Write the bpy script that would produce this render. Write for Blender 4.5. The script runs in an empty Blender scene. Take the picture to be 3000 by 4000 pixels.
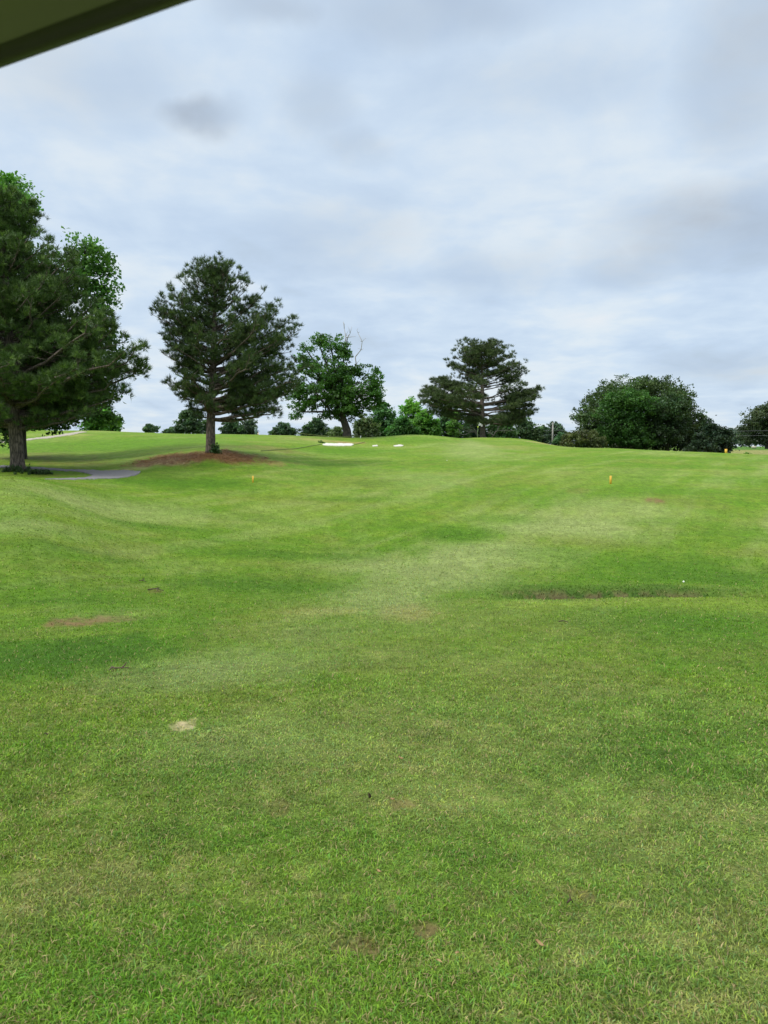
import bpy, math, random
import numpy as np
from mathutils import Vector

rng = np.random.default_rng(7)
random.seed(7)
R = math.radians
scene = bpy.context.scene
col = scene.collection

# ------------------------------------------------------------------ helpers
def tag(o, label=None, cat=None, group=None, kind=None):
    if label: o['label'] = label
    if cat: o['category'] = cat
    if group: o['group'] = group
    if kind: o['kind'] = kind
    return o

def empty(name, loc, rz=0.0):
    o = bpy.data.objects.new(name, None)
    o.location = loc; o.rotation_euler = (0, 0, rz); o.empty_display_size = 0.2
    col.objects.link(o)
    return o

def mesh_np(name, V, F, mat=None, parent=None, colr=None, smooth=False, link=True):
    """V (n,3) world (or parent-local) coords; F list of (m,k) int arrays."""
    if not isinstance(F, (list, tuple)): F = [F]
    me = bpy.data.meshes.new(name)
    V = np.asarray(V, dtype=np.float32)
    me.vertices.add(len(V)); me.vertices.foreach_set('co', V.ravel())
    loops = np.concatenate([np.asarray(f, np.int32).ravel() for f in F])
    tot = np.concatenate([np.full(len(f), np.asarray(f).shape[1], np.int32) for f in F])
    st = np.concatenate([[0], np.cumsum(tot)[:-1]]).astype(np.int32)
    me.loops.add(len(loops)); me.loops.foreach_set('vertex_index', loops)
    me.polygons.add(len(tot)); me.polygons.foreach_set('loop_start', st)
    if smooth: me.polygons.foreach_set('use_smooth', np.ones(len(tot), bool))
    me.update(calc_edges=True)
    if colr is not None:
        a = me.color_attributes.new('Col', 'FLOAT_COLOR', 'POINT')
        c = np.ones((len(V), 4), np.float32); c[:, :3] = colr
        a.data.foreach_set('color', c.ravel())
    if mat: me.materials.append(mat)
    o = bpy.data.objects.new(name, me)
    if link: col.objects.link(o)
    if parent: o.parent = parent
    return o

class MB:
    """collects tubes / boxes / lathes into ONE mesh"""
    def __init__(s): s.v = []; s.f = {}; s.n = 0
    def add(s, V, F):
        V = np.asarray(V, float)
        for f in F: s.f.setdefault(len(f), []).append([i + s.n for i in f])
        s.v.append(V); s.n += len(V)
    def tube(s, pts, rad, k=7, cap=True):
        pts = np.asarray(pts, float); m = len(pts)
        rad = np.broadcast_to(np.asarray(rad, float), (m,))
        tan = np.gradient(pts, axis=0)
        tan /= np.linalg.norm(tan, axis=1, keepdims=True) + 1e-9
        ref = np.array([0, 0, 1.0]) if abs(tan[0][2]) < .9 else np.array([1.0, 0, 0])
        a = np.linspace(0, 2*math.pi, k, endpoint=False)
        V = []
        u = np.cross(tan[0], ref); u /= np.linalg.norm(u)
        for i in range(m):
            u = u - tan[i]*np.dot(u, tan[i]); u /= np.linalg.norm(u) + 1e-9
            w = np.cross(tan[i], u)
            V.append(pts[i] + rad[i]*(np.cos(a)[:, None]*u + np.sin(a)[:, None]*w))
        F = []
        for i in range(m-1):
            for j in range(k):
                F.append((i*k+j, i*k+(j+1) % k, (i+1)*k+(j+1) % k, (i+1)*k+j))
        V = np.concatenate(V)
        if cap:
            n = len(V); V = np.concatenate([V, pts[:1], pts[-1:]])
            for j in range(k):
                F.append((n, (j+1) % k, j)); F.append((n+1, (m-1)*k+j, (m-1)*k+(j+1) % k))
        s.add(V, F)
    def box(s, c, d, rz=0.0, bev=0.0):
        x, y, z = [q/2 for q in d]; b = min(bev, x*.9, y*.9, z*.9)
        P = []
        # rounded in plan + chamfered top
        ring = [(x-b, y), (-(x-b), y), (-x, y-b), (-x, -(y-b)), (-(x-b), -y), (x-b, -y), (x, -(y-b)), (x, y-b)] if b > 0 else [(x, y), (-x, y), (-x, -y), (x, -y)]
        n = len(ring)
        lv = [(-z, 1), (z-b, 1), (z, (1 - b/max(x, 1e-6)))] if b > 0 else [(-z, 1), (z, 1)]
        for (zz, sc) in lv:
            for (px, py) in ring: P.append((px*sc, py*sc, zz))
        F = [tuple(range(n-1, -1, -1)), tuple(range((len(lv)-1)*n, len(lv)*n))]
        for l in range(len(lv)-1):
            for j in range(n): F.append((l*n+j, l*n+(j+1) % n, (l+1)*n+(j+1) % n, (l+1)*n+j))
        P = np.array(P); ca, sa = math.cos(rz), math.sin(rz)
        P = np.stack([P[:, 0]*ca-P[:, 1]*sa, P[:, 0]*sa+P[:, 1]*ca, P[:, 2]], 1) + np.array(c)
        s.add(P, F)
    def lathe(s, c, prof, k=16):
        V = []; a = np.linspace(0, 2*math.pi, k, endpoint=False)
        for (r, z) in prof: V.append(np.stack([r*np.cos(a), r*np.sin(a), np.full(k, z)], 1))
        V = np.concatenate(V) + np.array(c); F = []
        for i in range(len(prof)-1):
            for j in range(k): F.append((i*k+j, i*k+(j+1) % k, (i+1)*k+(j+1) % k, (i+1)*k+j))
        F.append(tuple(range(k-1, -1, -1))); F.append(tuple(range((len(prof)-1)*k, len(prof)*k)))
        s.add(V, F)
    def build(s, name, mat, parent=None, smooth=True):
        return mesh_np(name, np.concatenate(s.v), [np.array(f) for f in s.f.values()], mat, parent, smooth=smooth)

def hash2(ix, iy, seed):
    h = (ix.astype(np.int64)*374761393 + iy.astype(np.int64)*668265263 + seed*974711) & 0xffffffff
    h = ((h ^ (h >> 13))*1274126177) & 0xffffffff
    h = (h ^ (h >> 16)) & 0xffffffff
    return h/4294967295.0
def vnoise(x, y, seed=0):
    x = np.asarray(x, float); y = np.asarray(y, float)
    ix = np.floor(x); iy = np.floor(y); fx = x-ix; fy = y-iy
    fx = fx*fx*(3-2*fx); fy = fy*fy*(3-2*fy)
    a = hash2(ix, iy, seed); b = hash2(ix+1, iy, seed); c = hash2(ix, iy+1, seed); d = hash2(ix+1, iy+1, seed)
    return a*(1-fx)*(1-fy)+b*fx*(1-fy)+c*(1-fx)*fy+d*fx*fy
def fbm(x, y, seed=0, oct=4):
    t = 0; a = .5; n = 0
    for i in range(oct):
        t = t + a*vnoise(x*2**i + 17.3*i, y*2**i - 9.1*i, seed+i); n += a; a *= .55
    return t/n
def sstep(a, b, x):
    t = np.clip((x-a)/(b-a), 0, 1); return t*t*(3-2*t)

# ------------------------------------------------------------------ camera
CAMZ = 1.55
PITCH = R(5.1)
FPX = 2890.0                       # focal length in pixels of the 3000x4000 photograph
def ray(px, py):
    x = (px-1500)/FPX; u = (2000-py)/FPX
    return x, math.cos(PITCH)+u*math.sin(PITCH), u*math.cos(PITCH)-math.sin(PITCH)
def at(px, py, Y):
    dx, dy, dz = ray(px, py); k = Y/dy
    return np.array([dx*k, Y, CAMZ+dz*k])
def pol(px, py, Y):
    p = at(px, py, Y); return math.atan2(p[0], p[1]), math.hypot(p[0], p[1]), p[2]

# ------------------------------------------------------------------ terrain (surveyed spot heights -> smooth surface)
CP = []
for px in (-250, 700, 1500, 2300, 3250):
    for py, Y in ((4000, 1.95), (3300, 3.35), (3000, 4.4), (2700, 6.5), (2500, 9.3), (2400, 11.7)):
        CP.append((px, py, Y))
for px in (1900, 2400, 2950, 3300): CP.append((px, 2340 - (px-1900)*.017, 13.6))
for px in (1300, 1600): CP += [(px, 2340, 14.0)]
for px in (1300, 1500, 1885):
    CP += [(px, 2277, 17.2), (px, 2200, 20), (px, 2100, 24), (px, 2000, 28.5), (px, 1900, 34.5), (px, 1840, 41), (px, 1800, 48)]
CP += [(1885, 1760, 58), (1885, 1735, 73), (1885, 1716, 90), (1885, 1709, 97)]
CP += [(1500, 1765, 57), (1300, 1768, 55), (1300, 1738, 65), (1300, 1717, 72), (1300, 1706, 79), (1450, 1745, 65), (1600, 1743, 67),
       (1600, 1698, 80), (1480, 1709, 78), (1700, 1702, 84)]
CP += [(2150, 1800, 48), (2150, 1765, 62), (2150, 1737, 84), (2010, 1713, 96), (2080, 1721, 92)]
CP += [(2400, 2240, 18.6), (2400, 2100, 24), (2400, 1950, 31), (2400, 1880, 36), (2400, 1800, 47), (2400, 1768, 58), (2400, 1751, 72)]
CP += [(2950, 2277, 17.3), (2950, 2200, 20), (2950, 2100, 24), (2950, 1950, 31), (2950, 1850, 40), (2950, 1795, 53), (2950, 1774, 64), (2750, 1767, 66)]
CP += [(3350, 2277, 17.3), (3350, 2100, 24), (3350, 1950, 31), (3350, 1850, 40), (3350, 1780, 62)]
for px in (-300, 100):
    CP += [(px, 2300, 13.7), (px, 2200, 15.4), (px, 2100, 17.3), (px, 2000, 19.6), (px, 1920, 22.5), (px, 1866 - .04*(100-px), 26)]
CP += [(400, 2300, 14.2), (400, 2200, 16.8), (400, 2100, 19.6), (400, 2000, 23.5), (400, 1935, 27), (400, 1868, 33), (400, 1840, 38), (400, 1790, 46), (400, 1740, 57), (400, 1700, 68), (400, 1683, 78)]
CP += [(828, 2300, 15.5), (828, 2200, 19), (828, 2100, 22.5), (828, 2000, 27), (828, 1900, 33), (828, 1840, 37.5), (828, 1766, 43.5), (828, 1722, 58), (828, 1696, 72), (1000, 1699, 72), (1150, 1703, 74)]
# (z given directly where nothing is seen: behind ridges, far plain)
CZ = []
def cz(px, Y, zrel): CZ.append((math.atan2((px-1500)/FPX, 1.0), Y*math.hypot((px-1500)/FPX, 1.0), CAMZ+zrel))
for px in (-300, 72): 
    cz(px, 31, -1.40); cz(px, 36, -1.19); cz(px, 46, -.72); cz(px, 57, .05); cz(px, 68, 1.05); cz(px, 80, 1.72); cz(px, 105, 1.5)
cz(400, 100, 1.35); cz(828, 95, 1.0); cz(1150, 100, .7); cz(1400, 105, .4); cz(1600, 95, .7); cz(1600, 118, .2); cz(1885, 115, .8)
cz(2150, 100, -.4); cz(2400, 86, -.9); cz(2400, 112, -1.0); cz(2750, 82, -1.5); cz(2950, 80, -1.7); cz(2950, 120, -1.35); cz(3350, 80, -1.6); cz(3350, 120, -1.3)
for px in (-400, 600, 1500, 2300, 3300):
    s = (px-1500)/1800
    cz(px, 170, .1 - 1.0*max(0, s)); cz(px, 300, -.3-.4*max(0, s)); cz(px, 700, -.8); cz(px, 3000, -2.0)
for th in (-.85, -.4, 0, .4, .85): CZ.append((th, .5, 0.0))
P0 = np.array([pol(*c) for c in CP] + CZ)
TS = 2.6
def feat(th, r): return np.stack([th*TS, np.log(r)], -1)
Q = feat(P0[:, 0], P0[:, 1])
def kern(d2): return np.where(d2 > 1e-12, .5*d2*np.log(d2+1e-12), 0)
N = len(Q)
A = kern(((Q[:, None]-Q[None])**2).sum(-1)) + np.eye(N)*0.0004
Pm = np.concatenate([np.ones((N, 1)), Q], 1)
M = np.block([[A, Pm], [Pm.T, np.zeros((3, 3))]])
W = np.linalg.solve(M, np.concatenate([P0[:, 2], np.zeros(3)]))
def rbf(th, r):
    q = feat(th.ravel(), r.ravel()); out = np.empty(len(q))
    for i in range(0, len(q), 40000):
        s = q[i:i+40000]
        out[i:i+40000] = kern(((s[:, None]-Q[None])**2).sum(-1)) @ W[:N] + W[N] + s @ W[N+1:]
    return out.reshape(th.shape)
LIPR = lambda th: np.interp(th, [.10, .26, .5], [13.7, 13.9, 14.6])
def height_raw(th, r):
    a = np.abs(th); tc = np.clip(th, -.62, .62)
    rr = np.clip(r, .5, 3000)
    h = rbf(tc, rr)
    hb = .5*(rbf(np.full_like(tc, .62), rr)+rbf(np.full_like(tc, -.62), rr))
    w = sstep(.62, math.pi, a)
    h = h*(1-w)+hb*w
    x = r*np.sin(th); y = r*np.cos(th)
    # the eroded drainage swale
    d = r-LIPR(th)-.12*(vnoise(th*60, th*0, 5)-.5)
    h = h - .46*sstep(.10, .26, th)*(1-sstep(.75, 1.2, th))*sstep(-.02, .40, d)*(1-sstep(1.0, 3.0, d))
    h = h + .05*sstep(.10, .25, th)*(1-sstep(.75, 1.2, th))*np.exp(-((d+.6)/.5)**2)
    # gentle undulation of mown ground
    amp = np.clip(r/20, .1, 1)
    h = h + amp*.05*(fbm(x*.55, y*.55, 11, 3)-.5) + np.clip(r/30, .3, 1)*.02*(vnoise(x*3, y*3, 19)-.5)*np.exp(-r/40)
    return h
th_in = np.arange(-.66, .6601, .0024)
th_out = np.concatenate([np.linspace(-math.pi, -.66, 42)[:-1], th_in, np.linspace(.66, math.pi, 42)[1:-1]])
LR = np.concatenate([np.arange(math.log(.35), math.log(130), .0115), np.arange(math.log(130), math.log(3200), .05)])
TH, LRG = np.meshgrid(th_out, LR)
HG = height_raw(TH, np.exp(LRG))
HGw = np.concatenate([HG, HG[:, :1]], 1); thw = np.concatenate([th_out, [math.pi]])
def hpol(th, r):
    th = np.asarray(th, float); lr = np.log(np.asarray(r, float))
    i = np.clip(np.searchsorted(thw, th)-1, 0, len(thw)-2); j = np.clip(np.searchsorted(LR, lr)-1, 0, len(LR)-2)
    fx = (th-thw[i])/(thw[i+1]-thw[i]); fy = np.clip((lr-LR[j])/(LR[j+1]-LR[j]), 0, 1)
    return HGw[j, i]*(1-fx)*(1-fy)+HGw[j, i+1]*fx*(1-fy)+HGw[j+1, i]*(1-fx)*fy+HGw[j+1, i+1]*fx*fy
def hz(x, y): return hpol(np.arctan2(x, y), np.hypot(x, y))
_rr = np.exp(np.arange(math.log(1.2), math.log(900), .004))
def hit(px, py, Ymin=0):
    """first ground point seen along a line of sight"""
    dx, dy, dz = ray(px, py); hd = math.hypot(dx, dy); th = math.atan2(dx, dy)
    z = CAMZ + _rr*dz/hd; g = hpol(np.full_like(_rr, th), _rr)
    k = np.nonzero((g >= z) & (_rr > Ymin))[0]
    r = _rr[k[0]] if len(k) else 75.0
    return np.array([r*math.sin(th), r*math.cos(th), float(hpol(th, r))])
def ground(px, Y):
    x = (px-1500)/FPX*Y; return np.array([x, Y, float(hz(x, Y))])

# ------------------------------------------------------------------ turf colour (used by ground sheet and blades alike)
C = lambda *a: np.array(a)
LUSH = C(.082, .178, .006); MIDG = C(.142, .220, .018); PALE = C(.235, .280, .105); OLIVE = C(.155, .192, .030)
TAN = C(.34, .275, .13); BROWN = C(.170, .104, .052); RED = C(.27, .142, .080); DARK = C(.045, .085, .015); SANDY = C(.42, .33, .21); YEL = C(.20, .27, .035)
FIELD = C(.30, .235, .12)
BL = []   # patches: theta, log r, dtheta, dlog r, colour, strength, rotation
def blob(px, py, rx, ry, c, s, rot=0.0, hard=.35):
    p = hit(px, py); p1 = hit(px, py+ry); p2 = hit(px, py-ry)
    th = math.atan2(p[0], p[1]); lr = math.log(math.hypot(p[0], p[1]))
    dl = max(.02, .5*abs(math.log(math.hypot(p2[0], p2[1])/math.hypot(p1[0], p1[1]))))
    BL.append((th, lr, rx/FPX, dl, c, s, rot, hard))
# pale mown band crossing the hollow
for (x, y, rx, ry, s) in ((640, 2620, 330, 90, .35), (1000, 2600, 350, 80, .3), (1200, 2480, 260, 60, .2), (1500, 2330, 240, 90, .55), (1750, 2250, 300, 75, .6), (1950, 2160, 330, 60, .6), (2200, 2060, 350, 60, .6),
                    (2420, 1985, 300, 50, .4), (1400, 2210, 250, 50, .35), (500, 2000, 450, 45, .35), (120, 2050, 260, 40, .3), (1750, 2200, 200, 40, .3), (1850, 1760, 120, 40, .35), (1650, 1880, 200, 50, .25), (900, 2900, 500, 120, .22), (1850, 1735, 60, 16, .4)):
    blob(x, y, rx, ry, PALE, min(1, s*1.45))
for (x, y, rx, ry, s) in ((150, 2560, 520, 95, .95), (480, 2520, 300, 60, .6), (1780, 2085, 160, 38, .9), (1950, 2030, 180, 20, .5), (2700, 2240, 420, 55, .75), (2350, 2330, 520, 60, .5), (2800, 2450, 420, 110, .55), (2750, 2900, 400, 200, .45), (2250, 2180, 300, 40, .4),
                    (1050, 2170, 420, 26, .55), (200, 2150, 260, 30, .5), (620, 2060, 180, 12, .5), (1000, 2280, 380, 45, .6), (250, 2330, 300, 40, .5), (2900, 2080, 200, 30, .5), (700, 1890, 330, 26, .8), (350, 1740, 420, 30, .55), (1350, 1765, 200, 18, .75), (1600, 1720, 130, 16, .6),
                    (900, 3200, 350, 160, .35), (1700, 3300, 500, 150, .3), (500, 3850, 300, 120, .5), (2500, 3800, 300, 120, .45), (2480, 1900, 300, 40, .25), (650, 1725, 260, 22, .4)):
    blob(x, y, rx, ry, LUSH, min(1, s*1.25))
for (x, y, rx, ry, s) in ((1400, 1885, 170, 24, .7), (1100, 1950, 320, 14, .45), (1300, 1992, 200, 10, .4), (2100, 1850, 300, 40, .25), (2000, 2420, 420, 60, .3), (1900, 2640, 380, 80, .25), (120, 3000, 350, 120, .35), (2250, 2120, 250, 30, .45), (1150, 2250, 200, 40, .3), (2600, 1960, 200, 18, .4)):
    blob(x, y, rx, ry, OLIVE, s)
for (x, y, rx, ry, s) in ((1600, 2395, 110, 40, .45), (1250, 2390, 200, 16, .3), (2150, 1737, 110, 7, .8), (2000, 1748, 120, 8, .25), (1260, 1722, 150, 6, .45), (300, 1700, 60, 5, .3), (1000, 3100, 260, 90, .30), (1650, 3150, 300, 100, .35), (250, 3450, 330, 110, .42), (1150, 3650, 250, 90, .38), (2750, 3600, 260, 130, .25),
                    (2500, 3300, 200, 80, .22), (500, 3500, 260, 70, .3), (1800, 3750, 200, 70, .3), (80, 3600, 200, 120, .3), (780, 2890, 120, 26, .35), (2700, 3150, 200, 80, .2)):
    blob(x, y, rx, ry, TAN, s*(.45 if y > 2800 else 1))
for (x, y, rx, ry, s) in ((1400, 3700, 85, 42, .85), (1655, 3640, 60, 36, .8), (2260, 3500, 60, 25, .6), (1560, 3140, 60, 20, .6), (1850, 3510, 45, 20, .5), (990, 3900, 90, 40, .5), (2850, 3580, 70, 60, .35), (1090, 3160, 60, 28, .5), (340, 2428, 130, 17, .95), (205, 2442, 50, 12, .7), (2565, 1954, 30, 6, .9), (605, 2310, 30, 8, .6), (2260, 1918, 40, 5, .3)):
    blob(x, y, rx, ry, BROWN, s, hard=.8)
blob(705, 2835, 46, 22, SANDY, 1.0, hard=1.1); blob(705, 2835, 30, 14, SANDY, 1.0, hard=1.1)
blob(850, 1778, 215, 21, RED, .85, hard=.55); blob(690, 1790, 160, 21, RED, .75, hard=.45); blob(900, 1782, 120, 12, BROWN, .5, hard=.4); blob(600, 1812, 75, 7, SANDY, .8); blob(650, 1798, 90, 5, SANDY, .65); blob(700, 1808, 60, 4, SANDY, .5); blob(480, 1835, 110, 5, SANDY, .45)
blob(1050, 1752, 160, 12, BROWN, .45); blob(120, 1785, 190, 17, BROWN, .35); blob(330, 1810, 250, 10, BROWN, .35); blob(200, 1858, 150, 5, BROWN, .4); blob(1345, 1729, 60, 3.5, RED, .6)  # browns under the left pine paint its shade together with dark bare soil
blob(2150, 2358, 330, 9, YEL, .7); blob(2700, 2346, 300, 12, YEL, .6); blob(2060, 2375, 120, 8, YEL, .6); blob(2550, 2265, 350, 16, LUSH, .7); blob(150, 2490, 420, 14, YEL, .5); blob(500, 2400, 200, 30, PALE, .25)
DG = C(.055, .132, .005)
for (x, y, rx, ry, s_) in ((120, 2570, 480, 80, .65), (450, 2530, 260, 45, .4), (1030, 2290, 330, 38, .55), (720, 1885, 330, 20, .6), (2750, 2240, 300, 40, .45), (640, 2062, 220, 11, .45), (1080, 2165, 330, 16, .5), (1340, 1950, 200, 8, .4), (1780, 2085, 120, 24, .5), (200, 2130, 220, 16, .4), (1450, 1888, 140, 16, .4), (2500, 2420, 350, 60, .35), (900, 3000, 300, 60, .35), (2500, 2950, 350, 110, .4), (1900, 3350, 300, 60, .3), (500, 3250, 260, 60, .3), (2700, 3500, 200, 90, .3), (300, 2350, 240, 20, .35)):
    blob(x, y, rx, ry, DG, s_)
BLA = BL
def turf_rgb(x, y):
    th = np.arctan2(x, y); r = np.hypot(x, y); lr = np.log(np.maximum(r, .3))
    near = np.exp(-r/9)
    n1 = fbm(x*.22, y*.22, 1, 4); n2 = fbm(x*1.3, y*1.3, 2, 4); n3 = fbm(x*6, y*6, 3, 3); n4 = fbm(x*.6+3, y*.6, 4, 4)
    c = MIDG*np.ones(x.shape+(3,))
    def mix(c, k, m): return c*(1-m[..., None]) + k*m[..., None]
    c = mix(c, LUSH, .75*sstep(.42, .68, .55*n1+.45*n2))
    c = mix(c, OLIVE, .55*sstep(.45, .66, n4))
    c = mix(c, PALE, .28*sstep(.5, .75, 1-n1))
    # mower tracks sweeping diagonally through the hollow
    u = x*.86-y*.51; v = x*.51+y*.86
    st = fbm(u*1.5+1.2*n1, v*.10, 8, 3)
    k = np.clip((r-6)/8, 0, 1)*np.exp(-np.maximum(r-50, 0)/60)
    c = mix(c, PALE, k*.30*sstep(.52, .72, st)); c = mix(c, LUSH, k*.45*sstep(.52, .72, 1-st))
    su = fbm(th*38+lr*2.5, lr*3.0, 9, 3); c = mix(c, PALE, .12*k*sstep(.52, .75, su))
    # broad horizontal roll of the rough
    s2 = fbm(x*.12, y*.9, 10, 4); c = mix(c, LUSH, .5*np.clip((r-10)/10, 0, 1)*sstep(.48, .68, s2))
    # dry thatch near by
    c = mix(c, TAN, near*np.clip(.55*sstep(.54, .74, .30*n4+.70*fbm(x*11, y*11, 51, 3))+.20*sstep(.55, .8, n3), 0, .7))
    c = mix(c, LUSH, near*.4*sstep(.56, .74, fbm(x*2.1+5, y*2.1, 14, 3)))
    c = mix(c, BROWN, near*.55*sstep(.68, .84, .5*n2+.5*fbm(x*3.1, y*3.1, 12, 3)))
    soil = np.zeros(x.shape); fine = fbm(th*260, lr*70, 41, 3)
    wob = (n2-.5)*.9 + (n3-.5)*.7; wob2 = (fbm(th*70, lr*16, 21, 4)-.5)*1.5
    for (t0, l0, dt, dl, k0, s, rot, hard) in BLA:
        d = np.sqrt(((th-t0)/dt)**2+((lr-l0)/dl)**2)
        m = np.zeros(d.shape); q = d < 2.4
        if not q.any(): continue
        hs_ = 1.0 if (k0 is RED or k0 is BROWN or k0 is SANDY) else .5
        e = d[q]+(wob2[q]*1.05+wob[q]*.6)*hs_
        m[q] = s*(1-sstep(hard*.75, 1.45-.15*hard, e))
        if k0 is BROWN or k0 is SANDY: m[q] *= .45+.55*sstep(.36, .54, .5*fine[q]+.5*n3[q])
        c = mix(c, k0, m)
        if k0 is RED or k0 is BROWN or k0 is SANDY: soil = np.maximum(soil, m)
    # eroded far bank of the swale: long dark grass with bare soil breaking through
    d = r-LIPR(th)
    bk = sstep(.12, .22, th)*(1-.8*sstep(.385, .46, th))*(1-sstep(.44, .56, th))*sstep(.2, .9, d)*(1-sstep(2.3, 3.5, d+.9*(n2-.5)))
    c = mix(c, C(.050, .105, .012), .85*bk)
    bs = bk*sstep(.47, .60, .62*fbm(th*55, lr*26, 61, 3)+.38*n3)*(1-sstep(2.0, 2.9, d))
    c = mix(c, C(.15, .105, .06)*.8, .85*bs); soil = np.maximum(soil, .55*bs)
    # the straw coloured field beyond the course, greener strip further off
    f = sstep(76, 84, y)*sstep(.34, .42, th)
    fld = mix(FIELD*np.ones(x.shape+(3,)), C(.20, .20, .07), sstep(95, 130, y)); fld = mix(fld, C(.07, .15, .02), sstep(150, 175, y))
    c = c*(1-f[..., None])+fld*f[..., None]
    far = sstep(90, 130, r)*(1-f); c = mix(c, C(.06, .12, .025), far*.7)
    c = c*(.82+.36*n3)[..., None]*C(1.07, 1.09, .90)
    nb = np.exp(-r/12)[..., None]; c = c*(1-nb*C(.08, .0, .0)) + nb*C(0, 0, .008)
    c = c*(1+(.16*(n2-.5))[..., None])
    return c, soil

# ------------------------------------------------------------------ materials
def newmat(name):
    m = bpy.data.materials.new(name); m.use_nodes = True
    nt = m.node_tree; b = nt.nodes['Principled BSDF']; return m, nt, b, nt.nodes.new, nt.links.new
def mat_simple(name, c, rough=.6, noise=.15, scale=30., metal=0., bump=0.):
    m, nt, b, n, l = newmat(name)
    tx = n('ShaderNodeTexNoise'); tx.inputs['Scale'].default_value = scale; tx.inputs['Detail'].default_value = 5
    g = n('ShaderNodeNewGeometry'); l(g.outputs['Position'], tx.inputs['Vector'])
    mr = n('ShaderNodeMapRange'); mr.inputs[3].default_value = 1-noise; mr.inputs[4].default_value = 1+noise; mr.inputs[1].default_value = .3; mr.inputs[2].default_value = .7
    l(tx.outputs['Fac'], mr.inputs[0])
    mx = n('ShaderNodeVectorMath'); mx.operation = 'SCALE'; mx.inputs[0].default_value = c; l(mr.outputs[0], mx.inputs['Scale'])
    l(mx.outputs[0], b.inputs['Base Color']); b.inputs['Roughness'].default_value = rough; b.inputs['Metallic'].default_value = metal
    if bump:
        bp = n('ShaderNodeBump'); bp.inputs['Strength'].default_value = bump; bp.inputs['Distance'].default_value = .02
        l(tx.outputs['Fac'], bp.inputs['Height']); l(bp.outputs[0], b.inputs['Normal'])
    return m
def mat_leaf(name, trans=.3, rough=.55, spec=.25, hue=(1, 1, 1)):
    m, nt, b, n, l = newmat(name)
    a = n('ShaderNodeVertexColor'); a.layer_name = 'Col'
    l(a.outputs[0], b.inputs['Base Color']); b.inputs['Roughness'].default_value = rough
    b.inputs['Specular IOR Level'].default_value = spec
    t = n('ShaderNodeBsdfTranslucent')
    br = n('ShaderNodeVectorMath'); br.operation = 'MULTIPLY'; br.inputs[1].default_value = (1.25, 1.35, .7); l(a.outputs[0], br.inputs[0]); l(br.outputs[0], t.inputs[0])
    mx = n('ShaderNodeMixShader'); mx.inputs[0].default_value = trans
    l(b.outputs[0], mx.inputs[1]); l(t.outputs[0], mx.inputs[2]); l(mx.outputs[0], nt.nodes['Material Output'].inputs[0])
    return m
def mat_ground():
    m, nt, b, n, l = newmat('turf_ground')
    a = n('ShaderNodeVertexColor'); a.layer_name = 'Col'
    g = n('ShaderNodeNewGeometry')
    def tex(sc, det, rg=.6):
        t = n('ShaderNodeTexNoise'); t.inputs['Scale'].default_value = sc; t.inputs['Detail'].default_value = det; t.inputs['Roughness'].default_value = rg
        l(g.outputs['Position'], t.inputs['Vector']); return t
    t1 = tex(9, 6); t2 = tex(55, 4, .7); t3 = tex(2.2, 5)
    def rng_(t, lo, hi):
        r = n('ShaderNodeMapRange'); r.inputs[1].default_value = .3; r.inputs[2].default_value = .7; r.inputs[3].default_value = lo; r.inputs[4].default_value = hi; l(t.outputs['Fac'], r.inputs[0]); return r
    p = n('ShaderNodeMath'); p.operation = 'MULTIPLY'; l(rng_(t1, .72, 1.28).outputs[0], p.inputs[0]); l(rng_(t2, .75, 1.25).outputs[0], p.inputs[1])
    p2 = n('ShaderNodeMath'); p2.operation = 'MULTIPLY'; l(p.outputs[0], p2.inputs[0]); l(rng_(t3, .84, 1.16).outputs[0], p2.inputs[1])
    sc = n('ShaderNodeVectorMath'); sc.operation = 'SCALE'; l(a.outputs[0], sc.inputs[0]); l(p2.outputs[0], sc.inputs['Scale'])
    l(sc.outputs[0], b.inputs['Base Color']); b.inputs['Roughness'].default_value = .85; b.inputs['Specular IOR Level'].default_value = .15
    bp = n('ShaderNodeBump'); bp.inputs['Strength'].default_value = .6; bp.inputs['Distance'].default_value = .05
    ad = n('ShaderNodeMath'); ad.operation = 'ADD'; l(t1.outputs['Fac'], ad.inputs[0]); l(t2.outputs['Fac'], ad.inputs[1])
    l(ad.outputs[0], bp.inputs['Height']); l(bp.outputs[0], b.inputs['Normal'])
    return m
def mat_bark(name, c1, c2, scale=9.):
    m, nt, b, n, l = newmat(name)
    g = n('ShaderNodeNewGeometry'); mp = n('ShaderNodeMapping'); mp.inputs['Scale'].default_value = (scale, scale, scale*.28); l(g.outputs['Position'], mp.inputs[0])
    v = n('ShaderNodeTexVoronoi'); v.feature = 'DISTANCE_TO_EDGE'; v.inputs['Scale'].default_value = 1.; l(mp.outputs[0], v.inputs['Vector'])
    t = n('ShaderNodeTexNoise'); t.inputs['Scale'].default_value = 2.; t.inputs['Detail'].default_value = 7; l(mp.outputs[0], t.inputs['Vector'])
    ad = n('ShaderNodeMath'); ad.operation = 'MULTIPLY_ADD'; l(v.outputs['Distance'], ad.inputs[0]); ad.inputs[1].default_value = 1.2; l(t.outputs['Fac'], ad.inputs[2])
    cr = n('ShaderNodeValToRGB'); cr.color_ramp.elements[0].position = .42; cr.color_ramp.elements[0].color = (*c1, 1); cr.color_ramp.elements[1].position = .95; cr.color_ramp.elements[1].color = (*c2, 1)
    l(ad.outputs[0], cr.inputs[0]); l(cr.outputs[0], b.inputs['Base Color']); b.inputs['Roughness'].default_value = .9
    bp = n('ShaderNodeBump'); bp.inputs['Strength'].default_value = .9; bp.inputs['Distance'].default_value = .04; l(ad.outputs[0], bp.inputs['Height']); l(bp.outputs[0], b.inputs['Normal'])
    return m
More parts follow.
